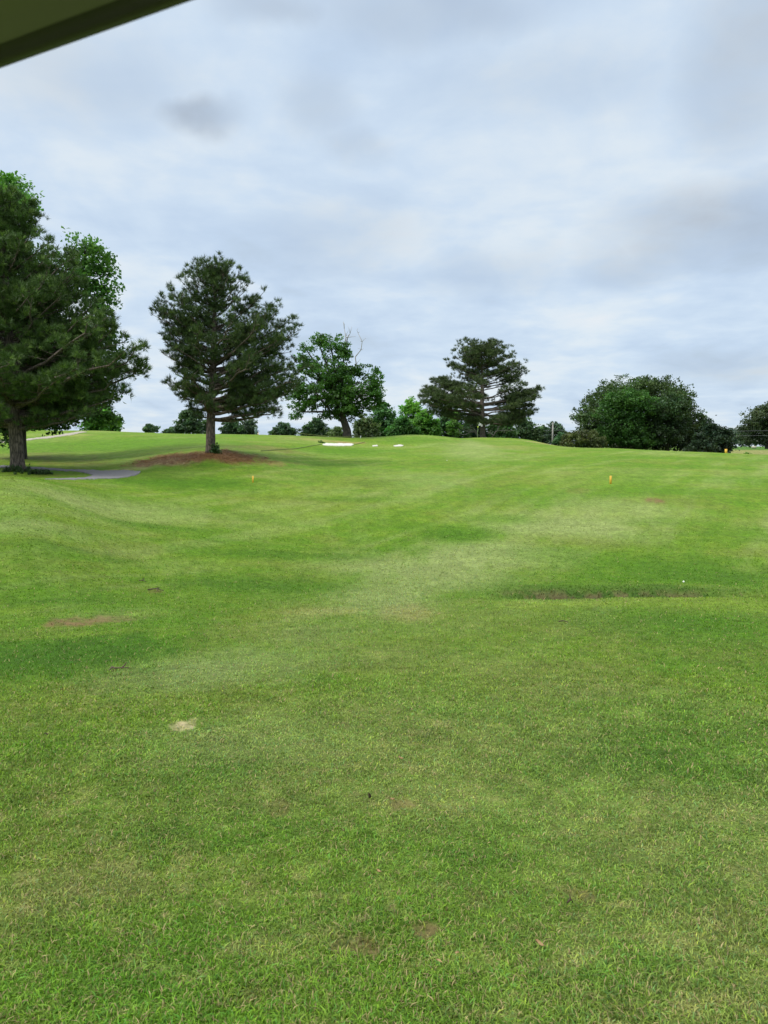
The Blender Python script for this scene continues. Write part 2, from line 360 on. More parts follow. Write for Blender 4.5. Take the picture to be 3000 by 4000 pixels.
M = dict(
    ground=mat_ground(), blade=mat_leaf('grass_blade', .30, .55, .22), needle=mat_leaf('pine_needle', .12, .5, .3), leaf=mat_leaf('broad_leaf', .30, .5, .3),
    bark=mat_bark('pine_bark', (.045, .036, .029), (.20, .155, .125)), obark=mat_bark('oak_bark', (.020, .017, .014), (.075, .062, .050), 6.), dead=mat_simple('dead_wood', (.30, .27, .23), .9, .25, 6),
    path=mat_simple('asphalt_path', (.185, .178, .182), .95, .16, 14, bump=.3), path2=mat_simple('worn_path', (.34, .31, .25), .95, .2, 3, bump=.2), sand=mat_simple('white_sand', (.60, .575, .52), .95, .05, 6),
    yellow=mat_simple('yellow_paint', (.78, .46, .055), .5, .12, 12), white=mat_simple('white_plastic', (.82, .83, .80), .35, .03, 40), stick=mat_simple('stick_bark', (.075, .05, .032), .9, .3, 30),
    dryleaf=mat_simple('dry_leaf', (.30, .20, .09), .8, .35, 40), pole=mat_simple('pole_wood', (.30, .28, .26), .9, .15, 3), wire=mat_simple('wire_metal', (.16, .17, .18), .5, .05, 3),
    roof=mat_simple('roof_liner', (.20, .20, .135), .55, .08, 5), rim=mat_simple('roof_rim', (.035, .032, .026), .5, .15, 8), rim2=mat_simple('roof_rim_highlight', (.40, .39, .37), .4, .06, 8), cbody=mat_simple('cart_body', (.55, .52, .42), .35, .05, 6),
    seat=mat_simple('seat_vinyl', (.28, .24, .17), .5, .1, 12), tyre=mat_simple('tyre_rubber', (.025, .025, .025), .85, .2, 30), rimw=mat_simple('wheel_metal', (.5, .5, .5), .35, .05, 10, .8),
    box=mat_simple('grey_green_metal', (.105, .165, .145), .5, .06, 4), boxlid=mat_simple('pale_lid', (.40, .50, .46), .5, .05, 4), blackc=mat_simple('flag_black', (.02, .02, .02), .8, .1, 10), fiber=mat_simple('pale_green_stick', (.50, .62, .40), .4, .05, 10), neon=mat_simple('neon_marker', (.62, .80, .03), .45, .05, 10),
    rope=mat_simple('rope_fibre', (.16, .19, .06), .9, .2, 20), bird=mat_simple('bird_feather', (.03, .03, .035), .8, .1, 10), hay=mat_simple('hay_straw', (.40, .38, .29), .95, .25, 4), rock=mat_simple('pale_rock', (.32, .30, .24), .9, .3, 3))

# ------------------------------------------------------------------ ground sheet
nr, nth = HG.shape
Rg = np.exp(LRG); GX = Rg*np.sin(TH); GY = Rg*np.cos(TH)
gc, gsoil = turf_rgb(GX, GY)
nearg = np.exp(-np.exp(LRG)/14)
gc = gc*(1-.42*nearg*(1-gsoil))[..., None]           # dark gaps between the near blades, put into the ground colour
ii = np.arange(nr-1)[:, None]; jj = np.arange(nth)[None]
j2 = (jj+1) % nth
F = np.stack([ii*nth+jj+0*ii, (ii+1)*nth+jj, (ii+1)*nth+j2, ii*nth+j2+0*jj], -1).reshape(-1, 4)[:, ::-1]
V = np.stack([GX, GY, HG], -1).reshape(-1, 3)
V = np.concatenate([V, [[0, 0, float(HG[0].mean())]]]); cen = len(V)-1
F3 = np.stack([np.arange(nth), (np.arange(nth)+1) % nth, np.full(nth, cen)], -1)[:, ::-1]
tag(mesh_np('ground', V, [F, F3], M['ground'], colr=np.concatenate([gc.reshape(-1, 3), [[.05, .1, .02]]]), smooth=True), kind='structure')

# ------------------------------------------------------------------ grass blades (one mass nobody could count)
def blades(n, r0, r1, thmax, seed, bent):
    g = np.random.default_rng(seed)
    th = g.uniform(-thmax, thmax, n); lr = g.uniform(math.log(r0), math.log(r1), n); r = np.exp(lr)
    x = r*np.sin(th); y = r*np.cos(th)
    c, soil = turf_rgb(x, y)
    if bent is None: keep0 = (np.abs(th) > .58) | (r < 1.5)
    elif bent: keep0 = g.random(n) > sstep(4.2, 9, r)
    else: keep0 = g.random(n) < sstep(3.5, 7.5, r)
    cl = fbm(x*9, y*9, 31, 2); cl2 = fbm(x*2.5, y*2.5, 33, 3)
    keep = g.random(n) > np.clip(soil*1.1, 0, .9)
    keep &= keep0
    keep &= g.random(n) > .5*np.exp(-r/7)*sstep(.5, .72, fbm(x*7+3, y*7, 71, 3))
    th, r, x, y, c, soil, cl, cl2 = [q[keep] for q in (th, r, x, y, c, soil, cl, cl2)]; n = len(x)
    z = hz(x, y)
    h = (.010+.017*g.random(n)**1.5)*(.6+.5*cl+.5*cl2)*(1+np.minimum(r, 45)/34)
    h = h*(.80+.2*sstep(3, 8, r))*(1-.97*sstep(14, 44, r))*np.where(r < 9, np.where(c[:, 0] > .17, .8, 1.0), 1)
    w = np.maximum(.0034, .00115*r)*(.6+.8*g.random(n))
    az = g.uniform(0, 2*math.pi, n); lean = np.abs(g.normal(.9, .5, n)); lean = np.clip(lean, .05, 1.9)
    _d = r-LIPR(th); h = h*(1+1.4*sstep(.13, .22, th)*(1-sstep(.44, .56, th))*sstep(.5, 1.2, _d)*(1-sstep(2.0, 3.0, _d)))
    dx = np.cos(az)*lean; dy = np.sin(az)*lean
    sx = -np.sin(az+g.normal(0, .5, n))*w*.5; sy = np.cos(az+g.normal(0, .5, n))*w*.5
    hv = h
    B = np.stack([x, y, z-.003], 1)
    S = np.stack([sx, sy, np.zeros(n)], 1)
    mid = B+np.stack([dx*hv*.35, dy*hv*.35, hv*.62], 1)
    tip = B+np.stack([dx*hv*1.0, dy*hv*1.0, hv*np.clip(1.05-.25*lean, .35, 1)], 1)
    rnd = g.random(n)
    dd_ = r-LIPR(th); bank = sstep(.13, .22, th)*(1-sstep(.44, .56, th))*sstep(.5, 1.2, dd_)*(1-sstep(2.2, 3.2, dd_))
    c = c*(1-.35*bank*rnd)[:, None]
    c = c*(.72+.56*fbm(x*13, y*13, 81, 3))[:, None]*(1+.10*np.exp(-r/8))[:, None]
    va = np.clip(1.2-r/30, .28, 1)
    cc = c*(1+va*(-.50+.98*g.random(n)))[:, None]*(1+.18*va)[:, None]
    dry = (rnd < .025+.17*np.exp(-r/7)); cc[dry] = (TAN*1.15)*(.5+.8*g.random((dry.sum(), 1)))
    lime = (rnd > .90) & (r < 25); cc[lime] = cc[lime]*np.array([1.25, 1.18, .8])
    blu = (rnd > .55) & (rnd < .68) & (r < 25); cc[blu] = cc[blu]*np.array([.72, .98, 1.35])
    if bent:
        Vv = np.stack([B-S, B+S, mid+S*.8, mid-S*.8, tip], 1).reshape(-1, 3)
        o = np.arange(n)[:, None]*5
        Fq = o+np.array([[0, 1, 2, 3]]); Ft = o+np.array([[3, 2, 4]])
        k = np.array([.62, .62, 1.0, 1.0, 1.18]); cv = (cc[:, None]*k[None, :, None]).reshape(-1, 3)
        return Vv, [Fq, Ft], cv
    Vv = np.stack([B-S, B+S, tip], 1).reshape(-1, 3)
    o = np.arange(n)[:, None]*3
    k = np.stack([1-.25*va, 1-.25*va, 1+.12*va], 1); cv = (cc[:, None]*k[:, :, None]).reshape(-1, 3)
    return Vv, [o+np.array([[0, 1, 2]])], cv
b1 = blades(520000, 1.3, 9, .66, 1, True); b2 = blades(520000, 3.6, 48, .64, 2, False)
b3 = blades(330000, .45, 16, 1.9, 3, None)
n1 = len(b1[0]); n2_ = n1+len(b2[0])
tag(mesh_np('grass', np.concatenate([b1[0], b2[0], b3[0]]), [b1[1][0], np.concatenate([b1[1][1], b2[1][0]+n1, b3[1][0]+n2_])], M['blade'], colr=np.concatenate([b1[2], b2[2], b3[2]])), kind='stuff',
    label='short mown green grass covering the rolling fairway', cat='grass')

# fallen pine straw under the middle pine
g = np.random.default_rng(5); pc = ground(800, 42.5)
n = 16000
ang = g.uniform(0, 6.28, n); rad = np.sqrt(g.random(n))
sx = pc[0]-.2+np.cos(ang)*rad*4.3; sy = pc[1]-.2+np.sin(ang)*rad*4.0
_, so = turf_rgb(sx, sy); kp = g.random(n) < so
sx, sy = sx[kp], sy[kp]; n = len(sx); sz = hz(sx, sy)+.012+.03*g.random(n)
a = g.uniform(0, 6.28, n); L = .12+.12*g.random(n); wv = .02
d = np.stack([np.cos(a)*L, np.sin(a)*L, g.normal(0, .03, n)], 1); s = np.stack([-np.sin(a)*wv, np.cos(a)*wv, 0*a], 1); B = np.stack([sx, sy, sz], 1)
Vv = np.stack([B-d, B+s, B+d], 1).reshape(-1, 3)
cc = np.repeat(RED*(.5+1.0*g.random((n, 1)))*np.array([1.0, .95, .9]), 3, 0)
tag(mesh_np('pine_straw', Vv, np.arange(n*3).reshape(-1, 3), M['blade'], colr=cc), kind='stuff', label='reddish brown fallen pine straw under the middle pine', cat='pine straw')

# ------------------------------------------------------------------ paths and bunkers: sheets draped on the ground
def inpoly(px, py, poly):
    c = np.zeros(px.shape, bool); n = len(poly)
    for i in range(n):
        x0, y0 = poly[i]; x1, y1 = poly[i-1]
        c ^= ((y0 > py) != (y1 > py)) & (px < (x1-x0)*(py-y0)/((y1-y0) if y1 != y0 else 1e-9)+x0)
    return c
def drape(name, pts, mat, off, dth=.0011, dlr=.006, wob=0.0, label=None):
    q = np.array([(math.atan2(p[0], p[1]), math.log(math.hypot(p[0], p[1]))) for p in pts])
    t = np.arange(q[:, 0].min()-dth, q[:, 0].max()+2*dth, dth); l = np.arange(q[:, 1].min()-dlr, q[:, 1].max()+2*dlr, dlr)
    T, L = np.meshgrid(t, l)
    Tc = T[:-1, :-1]+dth/2; Lc = L[:-1, :-1]+dlr/2
    wx = wob*(fbm(Tc*200, Lc*40, 3, 3)-.5); 
    ins = inpoly(Tc+wx*dth*8, Lc+wx*dlr*8, q)
    r = np.exp(L); X = r*np.sin(T); Y = r*np.cos(T); Z = hpol(T, r)+off
    nt_ = T.shape[1]; i, j = np.nonzero(ins); Fq = np.stack([i*nt_+j, i*nt_+j+1, (i+1)*nt_+j+1, (i+1)*nt_+j], 1)
    used, inv = np.unique(Fq, return_inverse=True)
    V = np.stack([X, Y, Z], -1).reshape(-1, 3)[used]; Fq = inv.reshape(Fq.shape)
    n = len(V); ed = {}
    for f in Fq:
        for k in range(4):
            e = (int(f[k]), int(f[(k+1) % 4])); rv = (e[1], e[0])
            if rv in ed: del ed[rv]
            else: ed[e] = 1
    V = np.concatenate([V, V-np.array([0, 0, off+.05])])
    sk = np.array([(b, a_, a_+n, b+n) for (a_, b) in ed])
    o = mesh_np(name, V, [np.concatenate([Fq, sk])], mat, smooth=False); tag(o, label=label, kind='structure'); return o
def ribbon(ctr, w):
    ctr = np.array(ctr); t = np.gradient(ctr[:, :2], axis=0); t /= np.linalg.norm(t, axis=1, keepdims=True)
    nrm = np.stack([-t[:, 1], t[:, 0]], 1); w = np.broadcast_to(np.asarray(w, float), (len(ctr),))[:, None]
    a_ = ctr[:, :2]+nrm*w/2; b_ = ctr[:, :2]-nrm*w/2
    return [tuple(p) for p in np.concatenate([a_, b_[::-1]])]
def catmull(P, k=8):
    P = np.array(P, float); P = np.concatenate([P[:1]*2-P[1:2], P, P[-1:]*2-P[-2:-1]]); out = []
    for i in range(1, len(P)-2):
        for s in np.linspace(0, 1, k, endpoint=False):
            out.append(.5*((2*P[i])+(-P[i-1]+P[i+1])*s+(2*P[i-1]-5*P[i]+4*P[i+1]-P[i+2])*s*s+(-P[i-1]+3*P[i]-3*P[i+1]+P[i+2])*s**3))
    out.append(P[-2]); return np.array(out)
pp = [(-120, 1815), (40, 1822), (160, 1829), (300, 1836), (390, 1840), (470, 1838), (550, 1843), (535, 1857), (490, 1866), (400, 1871), (320, 1874), (230, 1874), (170, 1872), (330, 1868), (362, 1858), (350, 1850), (300, 1843), (150, 1836), (40, 1828), (-120, 1823)]
drape('cart_path', [hit(*p) for p in pp], M['path'], .03, wob=.5)
pf = [(-60, 1728), (100, 1715), (200, 1704), (270, 1693), (318, 1686), (345, 1688), (300, 1696), (215, 1710), (110, 1721), (-60, 1736)]
drape('far_path', [hit(*p) for p in pf], M['path2'], .03, wob=.5)
drape('sand_bunker', [hit(*p) for p in ((1258, 1738), (1275, 1733), (1300, 1734), (1330, 1733), (1350, 1735), (1368, 1735), (1382, 1738), (1370, 1742.5), (1320, 1743), (1275, 1741))], M['sand'], .06, .0006, .004, .6)
drape('sand_bunker', [hit(*p) for p in ((1455, 1742), (1473, 1741), (1476, 1744), (1456, 1744.5))], M['sand'], .06, .0006, .004)
drape('sand_bunker', [hit(*p) for p in ((1536, 1743), (1560, 1739.5), (1577, 1741), (1570, 1744), (1545, 1745))], M['sand'], .06, .0006, .004)

# ------------------------------------------------------------------ trees
def unit(v): return v/(np.linalg.norm(v, axis=-1, keepdims=True)+1e-9)
def needles(P, D, L, cnt, w, base, g, tipc, up=.35, spread=.75):
    """tufts of needles: P (n,3) positions, D (n,3) shoot directions"""
    n = len(P); Pn = np.repeat(P, cnt, 0); Dn = np.repeat(D, cnt, 0); m = n*cnt
    d = unit(Dn + g.normal(0, spread, (m, 3)) + np.array([0, 0, up])*.5)
    ln = L*(.6+.6*g.random((m, 1)))
    sd = unit(np.cross(d, g.normal(0, 1, (m, 3))))*w*.5
    st = Pn + d*ln*.08 + g.normal(0, L*.12, (m, 3))
    V = np.stack([st-sd, st+sd, st+d*ln], 1).reshape(-1, 3)
    tuft = np.repeat((.70+.62*g.random((n, 1))), cnt, 0)
    lt = np.repeat(g.random((n, 1)) < .22, cnt, 0)
    c = base*tuft*(.75+.5*g.random((m, 1))); c = np.where(lt, tipc*tuft*(.8+.4*g.random((m, 1))), c)
    cv = np.repeat(c, 3, 0); return V, cv

def pine(label, px, base_px_y, Y, sil, trunk_w_px, crown_base_y, top_y, n_br, seed, lean=0., tuft_cnt=16, L=.20, wn=.014, pr=.5, ntp=14, inner=.32, flat=.0, basec=(.028, .058, .026), tipc=(.045, .095, .030), low=None, limbs=(), topf=.97, spread=.6, layers=0, padz=.62):
    g = np.random.default_rng(seed)
    s = Y/FPX*math.hypot(1, (px-1500)/FPX*.4)
    bp = ground(px, Y); root = empty('pine_tree', bp); tag(root, label, 'tree')
    H = (base_px_y-top_y)*s; tr = trunk_w_px*s/2
    sy = np.array([(base_px_y-q[0])*s for q in sil]); sl = np.array([(px-q[1])*s for q in sil]); sr = np.array([(q[2]-px)*s for q in sil])
    o = np.argsort(sy); sy, sl, sr = sy[o], sl[o], sr[o]
    def env(h, az):
        l = np.interp(h, sy, sl); r = np.interp(h, sy, sr); cx = math.cos(az)
        w = .5+.5*cx; w = min(1, max(0, (w-.2)/.6)); w = w*w*(3-2*w)
        side = r*w + l*(1-w)
        return side
    cb = (base_px_y-crown_base_y)*s
    T = MB()
    hs = np.linspace(0, H*topf, 16)
    wob = np.cumsum(g.normal(0, .035, (16, 2)), 0)*s/.015*.3
    tp = np.stack([lean*hs/H*1.0+wob[:, 0]*(hs > 0), wob[:, 1], hs], 1); tp[0, 2] = -.25
    rad = tr*(1-hs/(H))**.75*1.0+.02; rad[0] = tr*1.35; rad[1] = np.maximum(rad[1], tr*.97)
    T.tube(np.concatenate([tp[:1], [[tp[0, 0], tp[0, 1], .12]], [[tp[0, 0], tp[0, 1], .55]], tp[1:]]), np.concatenate([rad[:1], [tr*1.18], [tr*1.02], rad[1:]]), 12)
    def trunk_at(h): return np.array([np.interp(h, hs, tp[:, 0]), np.interp(h, hs, tp[:, 1]), h])
    TP = []; TD = []
    brs = []
    ga = g.uniform(0, 6.28)
    hh = np.sort(cb*.98+(H-cb)*(g.random(n_br)**.85))
    if layers:
        lv = np.linspace(cb, H*.985, layers); hh = lv[g.integers(0, layers, n_br)]+g.normal(0, .04*(H-cb)/layers*3, n_br)
    for i, h in enumerate(hh):
        ga += 2.39996+g.normal(0, .35)
        brs.append((h, ga-.36*math.sin(2*ga), None))
    for (h, az, f) in limbs: brs.append((h, az, f))
    for (ht, az, f) in brs:
        Rm = env(min(ht, H*.999), az)*(g.uniform(.80, 1.03) if f is None else f)
        Rm = max(Rm-pr*.85-L*.3, .12*s/.012)
        fr = (ht-cb)/(H-cb)
        rise = (.10+.75*max(fr, 0))*Rm*(1-flat) + flat*.12*Rm
        h0 = max(ht-rise, cb*.93); h0 = min(h0, H*(topf-.03))
        p0 = trunk_at(h0); p2 = trunk_at(ht)*np.array([1, 1, 0])*.6 + np.array([Rm*math.cos(az), Rm*math.sin(az)*.92, ht])
        pm = (p0+p2)/2; pm[2] = p0[2]+(p2[2]-p0[2])*.30 - .02*Rm
        pm[:2] += g.normal(0, .06*Rm, 2)
        t = np.linspace(0, 1, 8)[:, None]
        path = (1-t)**2*p0+2*t*(1-t)*pm+t*t*p2
        path[1:-1] += np.cumsum(g.normal(0, .022*Rm, (6, 3)), 0)*np.array([1, 1, .7])
        br = tr*min(.45, .14+.30*Rm/max(sr.max(), sl.max()))*(1-.55*max(fr, 0))
        T.tube(path, br*(1-np.linspace(0, 1, 8))**.7+.010, 6, cap=False)
        bd = unit(path[-1]-path[-3])
        ns = max(3, int(Rm/pr*.85))
        for q in np.linspace(inner if fr < .7 else inner*.4, 1.0, ns):
            pb = np.array([np.interp(q*7, range(8), path[:, k]) for k in range(3)])
            dirb = unit(np.array([np.interp(min(q*7+.4, 7), range(8), path[:, k])-np.interp(q*7-.4, range(8), path[:, k]) for k in range(3)]))
            side = unit(np.cross(dirb, [0, 0, 1.0]))
            for _ in range(1 + (g.random() < .45) + (q < .75 and g.random() < .35)):
                wd = pr*.5+.34*Rm*max(.12, 1.05-q)
                cpt = pb+side*g.uniform(-1, 1)*wd+dirb*g.uniform(-.2, .5)*pr*(q < .95)+np.array([0, 0, g.uniform(-.15, .75)*pr*(1-flat*.5)])
                aa = pr*g.uniform(.6, 1.2)*(.75 if q > .93 else 1)
                T.tube(np.stack([pb, (pb+cpt)/2+g.normal(0, .05*pr, 3)-np.array([0, 0, .08*pr]), cpt]), [max(.012, br*.2), .012, .006], 4, cap=False)
                kk = max(5, int(ntp*(aa/pr)**2))
                dd = unit(g.normal(0, 1, (kk, 3))+dirb*.35+np.array([0, 0, .55]))
                pts = cpt+dd*aa*g.uniform(.25, 1.0, (kk, 1))*np.array([1, 1, padz])
                TP.append(pts); TD.append(unit(dd+np.array([0, 0, .45])+dirb*.3))
        TP.append(path[-1:]); TD.append(bd[None])
    # leader
    tt = np.linspace(topf-.1, topf+.025, 14)*H
    TP.append(np.stack([trunk_at(h)+g.normal(0, .12*s/.012, 3)*[1, 1, .4] for h in tt])); TD.append(np.tile([[0, 0, 1.0]], (14, 1)))
    P = np.concatenate(TP); D = np.concatenate(TD)
    V, cv = needles(P, D, L, tuft_cnt, wn, np.array(basec), g, np.array(tipc), spread=spread)
    T.build('trunk', M['bark'], root)
    mesh_np('crown', V, np.arange(len(V)).reshape(-1, 3), M['needle'], root, cv)
    print(label, 'tufts', len(P))
    return root

def leaves_mesh(P, g, leaf, cc, wr=.62):
    n = len(P); nrm = unit(g.normal(0, 1, (n, 3))+np.array([0, 0, .7])); u = unit(np.cross(nrm, g.normal(0, 1, (n, 3)))); v = np.cross(nrm, u)
    L = leaf*(.65+.7*g.random((n, 1)))
    fold = nrm*L*.12
    V = np.stack([P-u*L*.5, P-v*L*.5*wr+fold, P+u*L*.5, P+v*L*.5*wr+fold], 1).reshape(-1, 3)
    F = np.arange(n*4).reshape(-1, 4)
    return V, F, np.repeat(cc, 4, 0)

def broadleaf(name, label, px, Y, lobes, n_leaf, leaf, pal, seed, tw, group=None, base=None, per=34, csz=None, dead=None, cat='tree', depth=1.0, bark='obark', gap=.0, trunk_top=None, shell=.42, hgt=None):
    """lobes: (px, py, rx, ry[, colour multiplier]) as seen; every lobe is a real ellipsoid of leaf clumps at the tree's depth"""
    g = np.random.default_rng(seed); s = Y/FPX
    bp = ground(px, Y); root = empty(name, bp); tag(root, label, cat, group)
    L = []
    for q in lobes:
        c = at(q[0], q[1], Y); rx = q[2]*s; ry = q[3]*s
        c[1] += (g.uniform(-.45, .45)*rx*depth if len(q) < 6 else q[5]*rx)
        c -= bp; L.append((c, rx, (rx*.75+ry*.25)*depth, ry, q[4] if len(q) > 4 else 1.0))
    vol = np.array([(l[1]*l[2]*l[3])**.72 for l in L]); vol /= vol.sum()
    T = MB(); tr = tw*s/2
    cz_ = np.average([l[0] for l in L], axis=0, weights=vol)
    top = cz_.copy(); top[:2] *= .55
    t = np.linspace(0, 1, 9)[:, None]; path = np.concatenate([[[0, 0, -.3]], t*top]); path[2:, :2] += g.normal(0, tr*.25, (8, 2))
    rad = np.concatenate([[tr*1.5], tr*(1.15-.75*t[:, 0]**.8)])
    T.tube(path, rad, 10)
    CPs = []; CC = []; CS = []
    nc = max(8, n_leaf//per)
    cs = csz if csz else .17*np.mean([l[1] for l in L])
    for (c, rx, ry, rz, cm), w in zip(L, vol):
        k = max(4, int(nc*w))
        j = g.integers(2, 8); p0 = path[min(9, j+1)]
        mid = (p0+c)/2+g.normal(0, .08*rx, 3); 
        lp = np.stack([p0, p0*.6+mid*.4, mid, c*.7+mid*.3, c]); T.tube(lp, np.linspace(tr*.42, tr*.12, 5), 6, cap=False)
        d = unit(g.normal(0, 1, (k, 3))); rr = (shell+(1.06-shell)*g.random((k, 1))**.6)
        bump = .70+.58*vnoise(d[:, 0]*2.2+seed, d[:, 2]*2.2+d[:, 1]*1.7, seed)[:, None]
        cp = c+d*rr*np.array([rx, ry, rz])*bump*.97
        if gap > 0:
            nv = vnoise(cp[:, 0]/(rx*.5)+9, cp[:, 2]/(rx*.5)+cp[:, 1]/(rx*.8), seed+3); cp = cp[nv > gap]; d = d[nv > gap]
        CPs.append(cp); CC.append(cm*(.58+.78*g.random(len(cp)))); CS.append(np.full(len(cp), cs))
        for p in cp[:int(len(cp)*.16)]:
            T.tube(np.stack([c*.85+p*.15, (c+p)/2+g.normal(0, .04*rx, 3), p]), [tr*.09+.012, tr*.06+.010, .008], 4, cap=False)
    cp = np.concatenate(CPs); cm = np.concatenate(CC); cs_ = np.concatenate(CS)
    cp[:, 2] = np.maximum(cp[:, 2], .15)
    P = np.repeat(cp, per, 0); S = np.repeat(cs_, per, 0)[:, None]*(.6+.8*np.repeat(g.random(len(cp)), per))[:, None]
    off = np.clip(g.normal(0, 1, (len(P), 3)), -1.9, 1.9)*np.array([1, 1, .62])
    P = P+off*S*.62
    P[:, 2] = np.maximum(P[:, 2], .05)
    m = np.repeat(cm, per)[:, None]; yel = np.repeat(g.normal(0, .09, len(cp)), per)[:, None]
    base_c = np.array(pal)*(2.05 if group == 'trees behind the course' else 1.55)*m*(.72+.56*g.random((len(P), 1)))
    base_c = base_c*(1+np.concatenate([yel, yel*.3, -yel*.5], 1))
    V, F, cv = leaves_mesh(P, g, leaf, base_c)
    T.build('trunk', M[bark], root)
    mesh_np('crown', V, F, M['leaf'], root, np.maximum(cv, .003))
    if dead:
        for path_px in dead:
            D = MB(); pts = np.array([at(a_, b_, Y)-bp for (a_, b_) in path_px]); pts[:, 1] += g.normal(0, .15, len(pts))
            D.tube(pts, np.linspace(.07, .02, len(pts)), 5)
            for i in range(1, len(pts)):
                for _ in range(2):
                    e = pts[i]+np.array([g.normal(0, .35), g.normal(0, .3), abs(g.normal(.35, .25))]); D.tube(np.stack([pts[i], (pts[i]+e)/2+g.normal(0, .05, 3), e]), [.025, .018, .010], 4)
            D.build('dead_branch', M['dead'], root)
    return root

# the three pines
pine('huge dark pine leaning over the cart path at the left edge', 72, 1834, 36, 
     [(785, 10, 70), (800, -60, 120), (830, -110, 190), (880, -130, 235), (930, -150, 215), (955, -170, 190), (990, -200, 300), (1050, -250, 400), (1120, -280, 400), (1180, -330, 370), (1235, -350, 500), (1300, -380, 590), (1350, -390, 635), (1425, -400, 625), (1480, -400, 560), (1540, -400, 535), (1600, -380, 500), (1640, -300, 440), (1690, -150, 250)],
     49, 1660, 792, 150, 3, lean=-.3, tuft_cnt=18, L=.24, wn=.024, pr=.46, ntp=17, inner=.24, spread=.5, padz=.5, basec=(.058, .108, .025), tipc=(.118, .192, .038))
pine('tall dark pine on a bare red dirt patch with a branch forking low', 826, 1766, 43.5,
     [(1040, 780, 900), (1060, 745, 925), (1100, 690, 965), (1150, 655, 1030), (1185, 640, 1060), (1205, 606, 1090), (1260, 600, 1140), (1330, 635, 1165), (1380, 605, 1155), (1440, 655, 1185), (1480, 634, 1198), (1520, 626, 1200), (1560, 690, 1160), (1600, 680, 1120), (1625, 720, 1040), (1650, 790, 900)],
     36, 1640, 1045, 90, 8, lean=.6, tuft_cnt=16, L=.23, wn=.023, pr=.40, ntp=14, inner=.32, spread=.45, padz=.6, basec=(.050, .088, .027), tipc=(.100, .152, .040),
     topf=.93, limbs=[((1766-y_)*.01505, a_*1.05+y_, 1.0) for y_ in (1058, 1085, 1120) for a_ in range(6)]+[((1766-y_)*.01505, a_, 1.08) for (y_, a_) in ((1150, 3.1), (1185, 3.3), (1205, 2.9), (1215, 3.2), (1250, 3.4), (1150, .1), (1200, -.2), (1250, .2), (1300, 0), (1330, 3.0), (1400, .1), (1440, -.15))]+[((1766-1490)*.01505, .05, 1.0), ((1766-1505)*.01505, -.3, 1.0), ((1766-1520)*.01505, .35, .97), ((1766-1600)*.01505, -.1, 1.0), ((1766-1500)*.01505, 3.2, 1.0), ((1766-1385)*.01505, 3.1, 1.0), ((1766-1205)*.01505, 3.2, 1.0), ((1766-1265)*.01505, 3.05, 1.0), ((1766-1620)*.01505, .2, .95)])
pine('round topped pine with layered branches standing behind the flag', 1885, 1712, 118,
     [(1328, 1800, 1955), (1340, 1775, 1975), (1370, 1750, 2010), (1410, 1735, 2060), (1450, 1730, 2065), (1480, 1690, 2075), (1510, 1650, 2109), (1540, 1636, 2113), (1570, 1641, 2085), (1600, 1668, 2104), (1625, 1740, 2099), (1640, 1815, 2075), (1655, 1850, 2000)],
     22, 1634, 1330, 92, 21, lean=-.35, tuft_cnt=14, L=.40, wn=.050, pr=.85, ntp=16, inner=.50, flat=.5, topf=.93, layers=12, padz=.42, limbs=[((1712-y_)*.04083, a_*1.05+y_, 1.0) for y_ in (1338, 1348, 1360, 1376) for a_ in range(6)]+[((1712-y_)*.04083, a_, 1.05) for (y_, a_) in ((1482, 3.1), (1484, 3.3), (1512, 3.15), (1516, 2.9), (1540, 3.2), (1545, 3.4), (1512, 0), (1520, .2), (1545, -.1), (1575, .1), (1600, 0), (1602, 3.1), (1410, 0), (1450, .1), (1412, 3.2))], basec=(.060, .092, .033), tipc=(.108, .148, .048))

G = (.040, .098, .018); GB = (.075, .175, .022); GD = (.022, .052, .016); GO = (.062, .085, .026); GH = (.045, .080, .036)  # GH is a green with distance haze mixed into the colour
broadleaf('sweetgum_tree', 'broad leafed tree with brighter leaves rising behind the left pine', 86, 45, 
    [(-20, 760, 130, 95, 1.6), (60, 800, 85, 60, 1.5), (-40, 950, 180, 130), (330, 1005, 95, 75, 1.25), (375, 1090, 75, 85, 1.15), (390, 1180, 60, 60), (200, 1120, 150, 120, .7), (60, 1200, 200, 150, .6), (250, 1350, 200, 130, .6), (80, 1500, 240, 130, .6), (300, 1560, 140, 90, .6), (90, 1620, 170, 50, .6), (20, 1668, 60, 26, .6), (190, 1675, 26, 30, .5), (235, 1672, 20, 26, .5), (420, 1640, 60, 30, 1.0), (20, 1720, 40, 20, .7)],
    52000, .23, (.046, .110, .020), 31, 40, per=30, csz=.42, shell=.3, gap=.22)
broadleaf('oak_tree', 'ragged green oak with bare dead twigs poking out of its top', 1357, 78,
    [(1415, 1500, 90, 62), (1380, 1560, 110, 55, .7), (1468, 1545, 42, 70), (1300, 1510, 95, 70, .85), (1225, 1520, 75, 60), (1185, 1560, 60, 55), (1165, 1610, 35, 35, .9), (1320, 1390, 48, 58), (1290, 1340, 55, 36, 1.1), (1240, 1330, 28, 26, 1.15), (1345, 1370, 30, 36, 1.0), (1195, 1365, 34, 20, 1.25), (1180, 1410, 44, 28, 1.25), (1230, 1430, 60, 34, 1.1), (1160, 1440, 34, 22, 1.1), (1290, 1460, 80, 45, .9), (1380, 1450, 45, 30, 1.0), (1350, 1610, 75, 26, .5), (1240, 1590, 55, 32, .7), (1290, 1620, 50, 18, .6)],
    36000, .24, (.042, .104, .018), 44, 32, per=24, csz=.31, gap=.36, shell=.2,
    dead=[[(1372, 1450), (1392, 1425), (1388, 1395), (1410, 1365), (1415, 1335), (1398, 1300)], [(1345, 1350), (1352, 1320), (1345, 1285)], [(1352, 1345), (1358, 1318), (1368, 1305)]])

